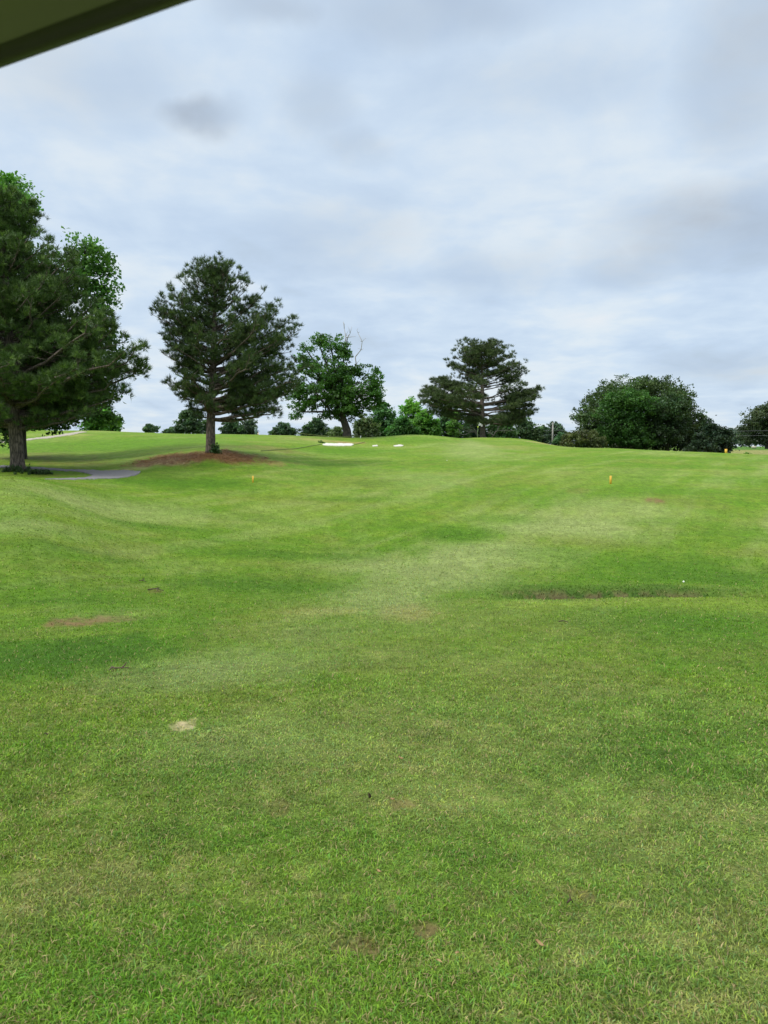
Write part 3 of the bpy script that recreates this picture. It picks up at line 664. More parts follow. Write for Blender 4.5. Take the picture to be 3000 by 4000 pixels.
# right hand grove
broadleaf('spreading_tree', 'wide dark olive tree forming the dome of the right grove', 2470, 118,
    [(2480, 1540, 150, 62, 1.25), (2590, 1560, 110, 72, 1.0), (2640, 1620, 70, 80, .85), (2560, 1660, 120, 80, .6), (2370, 1580, 90, 60, 1.15), (2300, 1630, 62, 50, 1.2), (2260, 1622, 26, 26, 1.25), (2330, 1690, 90, 55, .8), (2520, 1510, 80, 32, 1.35), (2640, 1550, 45, 40, 1.1), (2420, 1525, 60, 35, 1.3), (2480, 1690, 160, 55, .5), (2680, 1600, 25, 35, 1.0), (2390, 1728, 90, 30, .55), (2480, 1735, 90, 24, .5), (2570, 1730, 110, 30, .5)],
    62000, .31, (.040, .068, .022), 51, 30, per=34, csz=.60, shell=.4, gap=.05)
broadleaf('bright_tree', 'brighter green tree nested in the front of the right grove', 2440, 111,
    [(2440, 1560, 92, 40, 1.2, -.3), (2400, 1600, 70, 50, 1.0, -.3), (2490, 1590, 60, 50, .95, -.3), (2430, 1660, 75, 60, .75, -.3), (2370, 1700, 50, 40, .8, -.4), (2470, 1710, 80, 36, .7, -.3)],
    24000, .29, (.033, .084, .016), 52, 16, per=32, csz=.52, shell=.35)
broadleaf('dark_tree', 'very dark leafy tree in the right half of the grove', 2600, 112,
    [(2590, 1600, 75, 60, 1.1), (2640, 1590, 55, 45, 1.1), (2580, 1690, 90, 55, .75), (2650, 1670, 55, 55, .8), (2540, 1640, 50, 50, .8)],
    21000, .29, (.027, .054, .018), 53, 16, per=30, csz=.5, shell=.4)
broadleaf('olive_bush', 'low olive bush at the left foot of the right grove', 2262, 108,
    [(2240, 1718, 42, 30, 1.1), (2290, 1715, 45, 36), (2330, 1730, 40, 22, .8), (2205, 1735, 20, 14)], 6000, .30, (.062, .078, .028), 54, 8, per=26, csz=.38, cat='bush')
broadleaf('leafy_tree', 'medium green tree joining the right shoulder of the grove', 2720, 116,
    [(2725, 1660, 42, 44, 1.1), (2700, 1700, 60, 45, .8), (2745, 1690, 40, 40, .9), (2665, 1735, 40, 25, .6)], 8000, .36, (.040, .068, .028), 55, 12, per=28, csz=.5)
def cedar(label, px, Y, top_y, bot_y, w, n, pal, seed, group):
    h = bot_y-top_y; lobes = []
    for i in range(7):
        f = i/6; lobes.append((px+((i*37) % 11-5)*w*.03, bot_y-10-f*(h-18), w*.5*(1-f*.72), h*.14, .8+.35*((i*13) % 5)/5))
    return broadleaf('cedar_tree', label, px, Y, lobes, n, .34, pal, seed, 10, group, per=26, csz=.42, shell=.25)
CG = 'dark evergreens at the right end of the grove'
cedar('tallest dark evergreen beside the right end of the grove', 2780, 106, 1650, 1768, 120, 6500, (.020, .040, .020), 61, CG)
cedar('dark evergreen with sloping top nearest the open field', 2828, 104, 1672, 1770, 90, 5500, (.020, .038, .019), 62, CG)
cedar('low dark evergreen in front of the tallest evergreen', 2740, 101, 1700, 1768, 100, 4500, (.017, .034, .016), 63, CG)
broadleaf('spreading_tree', 'large grey green tree cut by the right edge beyond the field', 2990, 190,
    [(2975, 1640, 55, 50, 1.1), (3040, 1625, 70, 55, 1.1), (2960, 1690, 60, 45, .8), (3040, 1700, 80, 45, .7), (2945, 1650, 28, 35, 1.1), (2990, 1600, 30, 26, 1.15)], 14000, .55, (.050, .070, .036), 56, 14, per=28, csz=.85, gap=.15)
FG = 'far trees across the field on the right'  # bluish distance haze is mixed into these leaf colours
broadleaf('far_tree', 'small hazy tree peeping over the evergreens at far right', 2852, 330, [(2850, 1690, 14, 18), (2862, 1700, 12, 20), (2838, 1696, 12, 16)], 1400, .9, (.055, .082, .066), 64, 4, FG, per=20, csz=1.1)
broadleaf('far_tree', 'hazy tree in the gap between the evergreens and the edge tree', 2888, 310, [(2888, 1695, 24, 24), (2905, 1690, 22, 26), (2878, 1715, 22, 20, .8), (2910, 1718, 26, 18, .8)], 2600, .9, (.046, .072, .054), 65, 4, FG, per=20, csz=1.1)
broadleaf('far_tree', 'pale hazy tree low at the foot of the edge tree', 2925, 260, [(2925, 1705, 26, 26), (2915, 1722, 24, 18), (2940, 1718, 20, 20)], 2000, .8, (.062, .090, .052), 66, 4, FG, per=20, csz=1.0)

# tree belt behind the course
BG = 'trees behind the course'
def bg(name, label, px, Y, x0, x1, top, bot, n, leaf, pal, seed, k=6, cat='tree', gap=.1):
    g = np.random.default_rng(seed); w = (x1-x0)/2; h = (bot-top)/2; L = []
    for i in range(k):
        f = (i+.5)/k; fx = -1+2*f
        prof = max(.5, 1-.55*abs(fx)**2.6)
        ht = h*2*prof*g.uniform(.82, 1.0)
        rx = w*.42*g.uniform(.8, 1.15); ry = min(ht*.32, max(h*.3, rx*.9))
        L.append((x0+w+fx*w*.72, bot-ht+ry, rx, ry, g.uniform(.9, 1.2)))
        L.append((x0+w+fx*w*.70, bot-ht*.38, rx*1.1, ht*.36, .68))
    L.append((x0+w+g.uniform(-.2, .2)*w, top+h*.35, w*.42, h*.36, 1.12))
    return broadleaf(name, label, px, Y, L, n, leaf, pal, seed, max(4, w*.10), BG, per=26, csz=max(.35, w*Y/FPX*.13), cat=cat, gap=gap)
bg('far_tree', 'tiny round tree alone on the skyline between the two left pines', 588, 165, 556, 622, 1658, 1692, 2200, .5, GH, 71, 3)
bg('far_tree', 'pale green bush like tree just right of the tiny round tree', 668, 150, 635, 705, 1668, 1700, 1500, .45, GH, 72, 3)
bg('shade_tree', 'grey green tree partly hidden left of the middle pine trunk', 740, 120, 675, 815, 1602, 1702, 7000, .38, (.042, .075, .034), 73, 5)
bg('shade_tree', 'dark tree just right of the middle pine trunk', 905, 122, 850, 965, 1640, 1705, 4500, .38, (.030, .056, .026), 74, 4)
bg('shade_tree', 'thin twiggy tree behind the grey utility cabinet', 975, 125, 935, 1012, 1636, 1708, 3200, .34, (.036, .056, .032), 75, 4, gap=.34)
bg('shade_tree', 'rounded tree standing apart left of the oak', 1110, 135, 1055, 1168, 1652, 1712, 5200, .40, (.034, .064, .030), 76, 5)
bg('shade_tree', 'scruffy tree with gaps left of the oak trunk', 1235, 128, 1168, 1300, 1636, 1715, 6000, .38, (.030, .058, .024), 77, 5, gap=.24)
bg('olive_bush', 'olive bush just left of the oak trunk', 1320, 112, 1282, 1352, 1668, 1722, 3000, .32, (.058, .085, .032), 78, 3, 'bush')
bg('olive_bush', 'drooping olive bush just right of the oak trunk', 1425, 112, 1372, 1482, 1622, 1724, 6500, .34, (.056, .082, .032), 79, 4, 'bush')
bg('shade_tree', 'mid green tree behind the right side of the oak', 1490, 140, 1435, 1560, 1566, 1722, 9000, .42, (.036, .088, .026), 80, 5)
bg('leafy_tree', 'bright yellow green tree between the oak and the flag pine', 1610, 150, 1540, 1675, 1545, 1725, 9000, .46, (.078, .185, .024), 81, 5)
bg('leafy_tree', 'mid green tree at the right of the bright yellow green tree', 1672, 140, 1610, 1730, 1600, 1722, 7000, .42, (.058, .140, .022), 82, 5)
bg('leafy_tree', 'dark green bushy tree in front of the bright yellow green tree', 1570, 126, 1505, 1640, 1628, 1722, 6500, .38, (.034, .088, .020), 83, 5)
bg('dark_tree', 'dark tree under the left boughs of the flag pine', 1750, 145, 1690, 1830, 1590, 1722, 7500, .42, (.026, .060, .020), 84, 5)
bg('leafy_tree', 'sprig of light green leaves left of the flag', 1772, 135, 1745, 1800, 1612, 1705, 2200, .36, (.072, .150, .030), 85, 3, gap=.3)
bg('dark_tree', 'dark thicket tree right behind the flagstick', 1850, 150, 1800, 1905, 1610, 1722, 5500, .42, (.028, .058, .022), 86, 4)
bg('shade_tree', 'mid green tree right behind the flag pine trunk', 1945, 150, 1890, 2020, 1622, 1725, 7000, .42, (.044, .088, .028), 87, 5)
bg('shade_tree', 'dull green tree under the right boughs of the flag pine', 2060, 160, 1995, 2120, 1628, 1738, 7000, .44, (.040, .070, .030), 88, 5)
bg('shade_tree', 'far tree left of the utility pole', 2120, 185, 2075, 2150, 1658, 1742, 3200, .5, (.042, .068, .038), 89, 4)
bg('shade_tree', 'far rounded tree behind the utility pole', 2175, 195, 2110, 2230, 1646, 1745, 6000, .5, (.040, .066, .036), 90, 5)
bg('shade_tree', 'low lighter bush at the foot of the utility pole', 2195, 165, 2158, 2225, 1692, 1745, 2600, .42, (.036, .082, .034), 91, 3, 'bush')
bg('leafy_tree', 'bright green tree low behind the left pine boughs', 400, 88, 318, 478, 1585, 1690, 8500, .30, (.058, .145, .022), 92, 5)
bg('leafy_tree', 'small bright green tree just right of the left pine trunk', 135, 96, 95, 190, 1630, 1686, 3000, .30, (.060, .150, .022), 93, 3)
bg('leafy_tree', 'green tree behind the left pine trunk at the left edge', 5, 92, -60, 60, 1630, 1690, 3000, .30, (.040, .10, .022), 94, 3)

# dead brush by the flag pine
def brush(label, pts_px, Y, seed):
    g = np.random.default_rng(seed); o = MB(); b0 = ground(pts_px[0][0][0], Y)
    for line in pts_px:
        P = catmull([at(a_, b_, Y)-b0 for a_, b_ in line], 4); P[:, 1] += np.cumsum(g.normal(0, .06, len(P)))
        o.tube(P, np.linspace(.10, .035, len(P)), 5)
        for i in range(2, len(P), 2):
            e = P[i]+np.array([g.normal(0, .7), g.normal(0, .5), abs(g.normal(.4, .4))]); o.tube(np.stack([P[i], (P[i]+e)/2+g.normal(0, .1, 3), e]), [.04, .03, .018], 4)
    ob = o.build('dead_brush', M['dead'], None); ob.location = b0; tag(ob, label, 'dead branches')
brush('pale dead branches curling on the ground left of the flag', [[(1868, 1706), (1850, 1686), (1815, 1698), (1798, 1692), (1797, 1682)], [(1850, 1688), (1825, 1684), (1805, 1675)], [(1868, 1700), (1848, 1672), (1828, 1668)], [(1868, 1700), (1845, 1680), (1822, 1676)]], 121, 1)
brush('pale dead branches slanting up right of the flag pine trunk', [[(1922, 1708), (1945, 1675), (1962, 1640)], [(1945, 1668), (1972, 1654)], [(1935, 1685), (1985, 1680)], [(1925, 1700), (1912, 1690), (1908, 1694)], [(1965, 1680), (1975, 1692)]], 124, 2)

# low plants
def weeds(name, label, px, Y, w, h, n, leaf, pal, seed, cat='plant'):
    g = np.random.default_rng(seed); b0 = ground(px, Y)
    nst = max(5, n//45); T = MB(); P = []; STM = []
    for i in range(nst):
        x, y = g.normal(0, w*.32), g.normal(0, w*.22); hh = h*g.uniform(.5, 1.0)*max(.35, 1-abs(x)/w)
        z0 = float(hz(b0[0]+x, b0[1]+y))-b0[2]; tip = np.array([x+g.normal(0, h*.2), y+g.normal(0, h*.2), z0+hh])
        T.tube(np.stack([[x, y, z0-.03], [(x+tip[0])/2, (y+tip[1])/2, z0+hh*.55], tip]), [.012, .009, .005], 4); STM.append(T); T = MB()
        t = g.random((45, 1)); P.append(np.array([x, y, z0])+t*(tip-np.array([x, y, z0]))+g.normal(0, h*.14, (45, 3)))
    P = np.concatenate(P); P[:, 2] = np.maximum(P[:, 2], -.3)
    V, F, cv = leaves_mesh(P, g, leaf, np.array(pal)*(.6+.8*g.random((len(P), 1))))
    root = empty(name, b0); tag(root, label, cat); [q.build('stem', M['stick'], root) for q in STM]; mesh_np('foliage', V, F, M['leaf'], root, cv)
weeds('ground_plant', 'low dark weeds around the foot of the left pine', 66, 35.3, 1.3, .34, 1100, .09, (.045, .090, .028), 1)
weeds('ground_plant', 'low dark weed clump right of the left pine trunk', 148, 34.6, 1.2, .26, 1000, .09, (.050, .095, .030), 2)
weeds('sapling', 'small leafy sapling sprouting against the middle pine trunk', 843, 43.1, .35, .62, 420, .13, (.034, .085, .020), 3)
weeds('shrub', 'bright lime green shrub at the edge of the straw field', 2912, 72, .95, .50, 1000, .16, (.12, .24, .03), 4, 'shrub')
weeds('ground_plant', 'low plants along the left lip of the big white bunker', 1252, 66, .45, .25, 300, .10, (.05, .14, .02), 5)

# ------------------------------------------------------------------ course furniture
def post(label, px, py, hpx, Y, wpx, lean, group='yellow marker posts on the fairway'):
    b = hit(px, py, Y-6) if Y < 60 else ground(px, Y); s = math.hypot(b[0], b[1])/FPX*.96
    h = hpx*s; w = wpx*s
    m = MB(); m.box((0, 0, h/2-.06), (w, w, h+.12), .3, w*.12)
    o = m.build('marker_post', M['yellow'], None, smooth=False); o.location = b+np.array([0, 0, .04]); o.rotation_euler = (0, lean, 0); tag(o, label, 'marker post', group); return o
post('smaller yellow marker post below the dirt patch of the middle pine', 988, 1885, 23, 36, 6.0, .02)
post('yellow marker post on open fairway in front of the right grove', 2385, 1890, 28, 36, 7.0, .0)
p3 = post('yellow marker post on the ridge beside the straw field with dark tag', 2832, 1766, 15, 66, 7.0, -.06)
mt = MB(); mt.box((.13, -.06, .17), (.06, .02, .10), .3, .004); mt.build('tag', M['blackc'], p3, smooth=False)

def ball(label, px, py, near):
    b = hit(px, py, near); m = MB(); k = 12
    m.lathe((0, 0, 0), [(.0214*math.sin(math.pi*i/12)+1e-4, -.0214*math.cos(math.pi*i/12)) for i in range(13)], 18)
    o = m.build('golf_ball', M['white'], None); o.location = (b[0], b[1], b[2]+.040); tag(o, label, 'golf ball')
ball('white golf ball lying in the grass above the eroded ditch', 2670, 2279, 15)
ball('distant white golf ball on the slope below the flag', 1746, 1801, 40)

# flag
fb = ground(1863, 96.5); s = 96.5/FPX
fr = empty('flagstick', fb); tag(fr, 'leaning green flagstick with black and white checkered flag', 'golf flag')
pt = at(1873, 1650, 96.5)-fb; pm = at(1867, 1668, 96.5)-fb
m = MB(); m.tube(np.stack([[0, 0, -.1], pm, pt]), [.020, .018, .016], 8); m.build('pole', M['fiber'], fr)
m = MB(); d = unit(pt); m.tube(np.stack([pm-d*.08, pm+d*.08]), [.055, .055], 10); m.build('marker_ring', M['neon'], fr)
def flag():
    m1, nt, b, n_, l = newmat('checkered_cloth')
    uv = n_('ShaderNodeTexCoord'); ck = n_('ShaderNodeTexChecker'); ck.inputs['Scale'].default_value = 1.0; ck.inputs[1].default_value = (.8, .8, .8, 1); ck.inputs[2].default_value = (.015, .015, .015, 1)
    mp = n_('ShaderNodeMapping'); mp.inputs['Scale'].default_value = (5, 4, 1); l(uv.outputs['UV'], mp.inputs[0]); l(mp.outputs[0], ck.inputs[0]); l(ck.outputs[0], b.inputs['Base Color']); b.inputs['Roughness'].default_value = .8
    nx, ny = 18, 12; V = []
    for j in range(ny+1):
        for i in range(nx+1):
            u, v = i/nx, j/ny
            V.append((.02+u*.40+.03*math.sin(v*4), .05*math.sin(u*9+v*2), -.30*v - u*.22 - .03*math.sin(u*6)))
    V = np.array(V) + (at(1871, 1651, 96.5)-fb); Fq = np.array([(j*(nx+1)+i, j*(nx+1)+i+1, (j+1)*(nx+1)+i+1, (j+1)*(nx+1)+i) for j in range(ny) for i in range(nx)])
    o = mesh_np('flag', V, Fq, m1, fr, smooth=True); uvl = o.data.uv_layers.new(name='UVMap')
    UV = np.array([(i/nx+.001, j/ny+.001) for j in range(ny+1) for i in range(nx+1)]); uvl.data.foreach_set('uv', UV[Fq.ravel()].ravel().astype(np.float32))
flag()

# utility cabinet, rope stakes and ropes
ub = ground(1003, 84); s = 84/FPX; hc = at(1003, 1671, 84)[2]-ub[2]
ur = empty('utility_cabinet', ub, .15); tag(ur, 'tall grey green cabinet with pale lid on the left skyline', 'cabinet')
m = MB(); m.box((0, 0, hc/2-.1), (10*s, .3, hc+.1), 0, .02); m.build('body', M['box'], ur, False)
m = MB(); m.box((0, 0, hc), (11.5*s, .34, .06), 0, .012); m.build('lid', M['boxlid'], ur, False)
SG = 'thin pale stakes near the oak'
def stake(label, px, Y, top, wpx, mat):
    b = ground(px, Y); h = at(px, top, Y)[2]-b[2]; m = MB(); m.box((0, 0, h/2-.1), (wpx*Y/FPX,)*2+(h+.2,), .2, .01)
    o = m.build('rope_stake', M[mat], None, False); o.location = b; tag(o, label, 'stake', SG); return b+np.array([0, 0, h*.85])
stake('short yellow stake beside the grey green cabinet', 1011, 76, 1690, 2.6, 'yellow')
r1 = stake('thin pale stake left of the oak at the rope end', 1163, 77, 1690, 2.6, 'boxlid')
r2 = stake('short white stake right of the oak at the rope end', 1409, 77.5, 1702, 3, 'white')
def rope(label, pts, rad, mat='rope', name='rope', cat='rope'):
    m = MB(); pts = np.array(pts); m.tube(pts-pts[0], np.full(len(pts), rad), 6); o = m.build(name, M[mat], None); o.location = pts[0]; tag(o, label, cat)
t = np.linspace(0, 1, 14)[:, None]; rp = r1*(1-t)+r2*t; rp[:, 2] -= .16*np.sin(t[:, 0]*math.pi); rp[:, 2] = np.maximum(rp[:, 2], hz(rp[:, 0], rp[:, 1])+.05)
rope('dark rope strung low between two stakes past the oak', rp, .03)
def ground_rope(label, pts):
    P = catmull([hit(*p) for p in pts], 8); P[:, 2] = hz(P[:, 0], P[:, 1])+.035; rope(label, P, .025)
ground_rope('long green rope lying on the slope toward the big bunker', [(1020, 1764), (1100, 1758), (1150, 1755), (1200, 1746), (1255, 1737)])
ground_rope('short green rope lying right of the big bunker', [(1386, 1738), (1405, 1733), (1425, 1727)])

# power line
pb = ground(2155, 178); top = at(2155, 1650, 178)
ur = empty('utility_pole', pb); tag(ur, 'grey wooden utility pole left of the right grove', 'utility pole')
h = top[2]-pb[2]; m = MB(); m.tube([(0, 0, -.3), (0, 0, h*.5), (.02, 0, h)], [.20, .18, .15], 10); m.build('post', M['pole'], ur)
m = MB(); m.lathe((.0, -.2, h*.93), [(.05, 0), (.09, .05), (.05, .1), (.08, .15), (.03, .2)], 10); m.build('insulator', M['boxlid'], ur)
def wire(label, pts):
    m = MB(); P = catmull(pts, 10); m.tube(P-P[0], np.full(len(P), .022), 5); o = m.build('power_wire', M['wire'], None); o.location = P[0]; tag(o, label, 'power wire', 'wires of the power line')
wire('upper wire running right from the utility pole to the edge tree', [at(2155, 1680, 178), at(2550, 1687, 172), at(3100, 1681, 165)])
wire('lower wire running right from the utility pole to the edge tree', [at(2155, 1698, 178), at(2550, 1705, 172), at(3100, 1700, 165)])
wire('wire sloping down left from the utility pole toward the green', [at(2155, 1697, 178), at(2100, 1703, 170), at(2040, 1712, 160)])
wire('upper wire running left from the utility pole behind the flag pine', [at(2155, 1680, 178), at(2060, 1686, 182), at(1960, 1690, 186)])

# bird
bb = at(2797, 1623, 90); br = empty('bird', bb); tag(br, 'tiny dark bird flying above the right evergreens', 'bird')
m = MB(); m.tube([(-.11, 0, 0), (-.05, 0, .01), (.03, 0, .015), (.09, 0, .02), (.12, 0, .015)], [.008, .035, .042, .026, .006], 8); m.build('body', M['bird'], br)
for sg in (-1, 1):
    m = MB(); m.add([(.05, sg*.03, .03), (.06, sg*.12, .08), (.0, sg*.24, .05), (-.05, sg*.12, .07), (-.03, sg*.03, .025)], [(0, 1, 2, 3, 4)]); m.build('wing', M['bird'], br)

# hay bales / stones
hb = ground(2940, 215); s = 215/FPX
m = MB(); 
rr_ = 4.6*s; prof = [(.05, -.6), (rr_*.93, -.6), (rr_, -.5), (rr_, .5), (rr_*.93, .6), (.05, .6)]
m.lathe((0, 0, 0), prof, 20); o = m.build('hay_bale', M['hay'], None); o.location = (hb[0], hb[1], hb[2]+rr_*.95); o.rotation_euler = (R(90), 0, .5); tag(o, 'pale round hay bale in front of the large edge tree', 'hay bale')
def stone(label, px, Y, rad, seed):
    g = np.random.default_rng(seed); b = ground(px, Y); m = MB(); V = []; k = 12; rows = 8
    for i in range(rows+1):
        f = math.pi*i/rows
        for j in range(k): V.append((math.sin(f)*math.cos(2*math.pi*j/k), math.sin(f)*math.sin(2*math.pi*j/k), -math.cos(f)))
    V = np.array(V); V *= (.8+.4*vnoise(V[:, 0]*1.7+seed*5, V[:, 2]*1.7+V[:, 1], seed))[:, None]*np.array([1.25, .9, .75])*rad
    m.add(V, [(i*k+j, i*k+(j+1) % k, (i+1)*k+(j+1) % k, (i+1)*k+j) for i in range(rows) for j in range(k)])
    o = m.build('stone', M['rock'], None); o.location = b+np.array([0, 0, rad*.4]); tag(o, label, 'stone', 'pale stones at the foot of the grove')
stone('leftmost pale stone under the olive bush', 2218, 104, .32, 1); stone('middle pale stone under the olive bush', 2244, 104, .36, 2); stone('pale stone below the olive bush nearest the grove', 2322, 103, .30, 3)

# twigs, leaves on the turf
def stick(label, paths, px, py, rad):
    b = hit(px, py); m = MB(); r = math.hypot(b[0], b[1]); s = r/FPX
    for pts in paths:
        P = []
        for (a_, e, z) in pts:
            x, y = b[0]+a_*s, b[1]+e*s; P.append((a_*s, e*s, float(hz(x, y))-b[2]+z))
        P = catmull(P, 3); m.tube(P, np.linspace(rad, rad*.45, len(P)), 6)
    o = m.build('fallen_stick', M['stick'], None); o.location = b; tag(o, label, 'stick')
stick('dark forked stick on the lush grass left of centre', [[(-20, 20, .03), (0, 0, .03), (25, -6, .035), (52, 2, .03)], [(25, -6, .03), (34, 4, .055), (40, 10, .085)], [(-20, 20, .03), (-10, -30, .025)]], 450, 2622, .010)
stick('pale brown cluster of twigs above the bare dirt scar', [[(-25, -10, .03), (0, 8, .05), (32, 0, .03)], [(-10, 30, .03), (6, 0, .06), (18, -25, .03)], [(-2, 0, .05), (14, 10, .08)]], 607, 2311, .014)
stick('small dark twig lying in the turf left of the twig cluster', [[(-14, 6, .03), (0, 0, .05), (16, -8, .03)], [(0, 0, .04), (4, 6, .09)]], 557, 2277, .012)
stick('small dark twig on the turf below the ditch lip', [[(-16, 6, .03), (0, 0, .045), (18, -8, .03)]], 2200, 2438, .010)
stick('dark twig standing up on the right foreground turf', [[(-10, 0, .02), (4, 0, .035), (16, 8, .015)], [(4, 0, .03), (0, 4, .05)]], 2225, 3548, .004)
def fallen_leaf(label, px, py, size, az, tilt, seed, mat='dryleaf', group=None):
    b = hit(px, py); g = np.random.default_rng(seed); r = math.hypot(b[0], b[1]); L = size*r/FPX
    nx, ny = 10, 4; V = []
    for i in range(nx+1):
        u = i/nx; w = .26*math.sin(math.pi*min(1, u*.96+.03))**.8*(1+.12*math.sin(u*25))
        for j in range(ny+1):
            v = -1+2*j/ny; V.append(((u-.5)*L, v*w*L, L*(.18*v*v*(.4+u)+.12*math.sin(u*4+seed))))
    V = np.array(V); Fq = np.array([(i*(ny+1)+j, (i+1)*(ny+1)+j, (i+1)*(ny+1)+j+1, i*(ny+1)+j+1) for i in range(nx) for j in range(ny)])
    m = MB(); m.add(V, [tuple(f) for f in Fq]); m.tube([(-.5*L-.2*L, 0, .02*L), (-.5*L, 0, 0), (.4*L, 0, -.01*L)], [.010*L, .014*L, .006*L], 5)
    o = m.build('fallen_leaf', M[mat], None); o.location = b+np.array([0, 0, .026]); o.rotation_euler = (tilt*.6, tilt, az); tag(o, label, 'leaf', group)
LG = 'dead leaves on the foreground turf'
fallen_leaf('dark brown upright dead leaf left of the tan thatch patch', 1440, 3130, 36, 1.2, .9, 1, 'stick', LG)
fallen_leaf('orange brown curled leaf beside the upright dark leaf', 1530, 3142, 26, .3, .2, 2, 'dryleaf', LG)
fallen_leaf('reddish leaf lying flat at the centre of the foreground', 1480, 3428, 26, 2.4, .15, 3, 'dryleaf', LG)
fallen_leaf('tan leaf near the lower right on green turf', 2108, 3720, 38, 2.5, .1, 4, 'dryleaf', LG)
fallen_leaf('tan leaf at bottom centre below the bare brown scars', 1715, 3790, 26, 2.7, .2, 5, 'dryleaf', LG)
fallen_leaf('small tan leaf just left of the lower right leaf', 1785, 3752, 22, .5, .3, 6, 'dryleaf', LG)
fallen_leaf('brown leaf on the turf at far left of the foreground', 180, 2883, 16, .6, .4, 7, 'stick', LG)
fallen_leaf('pale leaf in the middle of the foreground turf', 1564, 2980, 24, .1, .3, 8, 'dryleaf', LG)

# ------------------------------------------------------------------ golf cart whose roof corner shows at upper left
RZ = .33
def roofpt(px, py):
    dx, dy, dz = ray(px, py); k = RZ/dz; return np.array([dx*k, dy*k])
A0 = roofpt(0, 252); A1 = roofpt(705, 0)
ax = unit(A0-A1)                                  # forward along the cart's side
nx_ = np.array([-ax[1], ax[0]]); 
if np.dot(nx_, A0) < 0: nx_ = -nx_               # outward normal of that side
dperp = float(np.dot(A0, nx_))
cy = dperp-.60                                    # cart centre line offset along the normal
heading = math.atan2(ax[1], ax[0])
gz = float(hz(np.array(.0), np.array(.3)))
cr_ = empty('golf_cart', (nx_[0]*cy, nx_[1]*cy, gz), heading)
tag(cr_, 'golf cart seen only by the olive underside and dark rim of its roof', 'golf cart')
sgn = 1 if np.dot(np.array([-math.sin(heading), math.cos(heading)]), nx_) > 0 else -1
rz0 = CAMZ+RZ-gz
def rrect(x0, x1, w, r, k=8):
    out = []
    for (cx, cyy, a0) in ((x1-r, w-r, 0), (x0+r, w-r, 90), (x0+r, -w+r, 180), (x1-r, -w+r, 270)):
        for i in range(k+1):
            a = R(a0+90*i/k); out.append((cx+r*math.cos(a), cyy+r*math.sin(a)))
    return np.array(out)
X0, X1, HW = -1.05, 1.15, .60
def roof_mesh(levels, closed_in=None):
    m = MB(); rings = []
    for (ins, z) in levels:
        q = rrect(X0+ins, X1-ins, HW-ins, max(.02, .16-ins)); rings.append(np.concatenate([q, np.full((len(q), 1), z)], 1))
    n = len(rings[0]); V = np.concatenate(rings); Fs = []
    for i in range(len(rings)-1):
        for j in range(n): Fs.append((i*n+j, i*n+(j+1) % n, (i+1)*n+(j+1) % n, (i+1)*n+j))
    return m, V, Fs, n, len(rings)
m, V, Fs, n, k = roof_mesh([(.021, rz0-.004), (.032, rz0+.006), (.06, rz0+.012), (.3, rz0+.035), (.3, rz0+.075), (.06, rz0+.055), (.012, rz0+.02)])
Fs += [tuple(range(3*n, 4*n))[::-1], tuple(range(4*n, 5*n))]
Fs = [f for f in Fs if not (len(f) == 4 and 3*n <= f[0] < 4*n and f[2] >= 4*n)]
m.add(V, Fs); m.build('roof', M['roof'], cr_)
m, V, Fs, n, k = roof_mesh([(.024, rz0-.002), (.020, rz0-.010), (.008, rz0-.009), (.004, rz0-.002), (.004, rz0+.012), (.010, rz0+.018)]); m.add(V, Fs); rimo = m.build('roof_rim', M['rim'], cr_)
m, V, Fs, n, k = roof_mesh([(.0045, rz0-.004), (.0, rz0-.003), (-.001, rz0+.006), (.003, rz0+.013)]); m.add(V, Fs); m.build('rim_highlight', M['rim2'], cr_)  # pale strip paints the thin highlight along the rim's outer edge
for sx, tx in ((-.98, -.95), (1.08, .92)):
    for sy in (-1, 1):
        m = MB(); m.tube([(sx, sy*.52, .5 if sx < 0 else .62), ((sx+tx)/2, sy*.52, 1.1), (tx, sy*.52, rz0+.01)], [.02]*3, 8); m.build('roof_post', M['rim'], cr_)
m = MB(); m.box((.35, 0, .30), (1.3, 1.08, .05), 0, .01); m.build('floor', M['rim'], cr_, False)
m = MB(); m.box((1.18, 0, .48), (.42, 1.1, .34), 0, .08); m.box((-.55, 0, .48), (.75, 1.1, .36), 0, .06); m.box((-1.15, 0, .46), (.5, 1.0, .2), 0, .05); m.build('body', M['cbody'], cr_, False)
m = MB(); m.box((-.42, 0, .71), (.5, 1.04, .10), 0, .04); m.build('seat', M['seat'], cr_, False)
m = MB(); m.box((-.74, 0, .98), (.10, 1.0, .34), 0, .04); m.build('backrest', M['seat'], cr_, False)
for wx in (-.85, 1.05):
    for sy in (-1, 1):
        m = MB(); m.lathe((0, 0, 0), [(.12, -.08), (.20, -.09), (.225, -.06), (.225, .06), (.20, .09), (.12, .08)], 24); w_ = m.build('wheel', M['tyre'], cr_)
        w_.location = (wx, sy*.50, .225); w_.rotation_euler = (R(90), 0, 0)
        m = MB(); m.lathe((0, 0, 0), [(.03, -.07), (.119, -.06), (.119, .06), (.03, .07)], 20); m.build('rim', M['rimw'], w_)

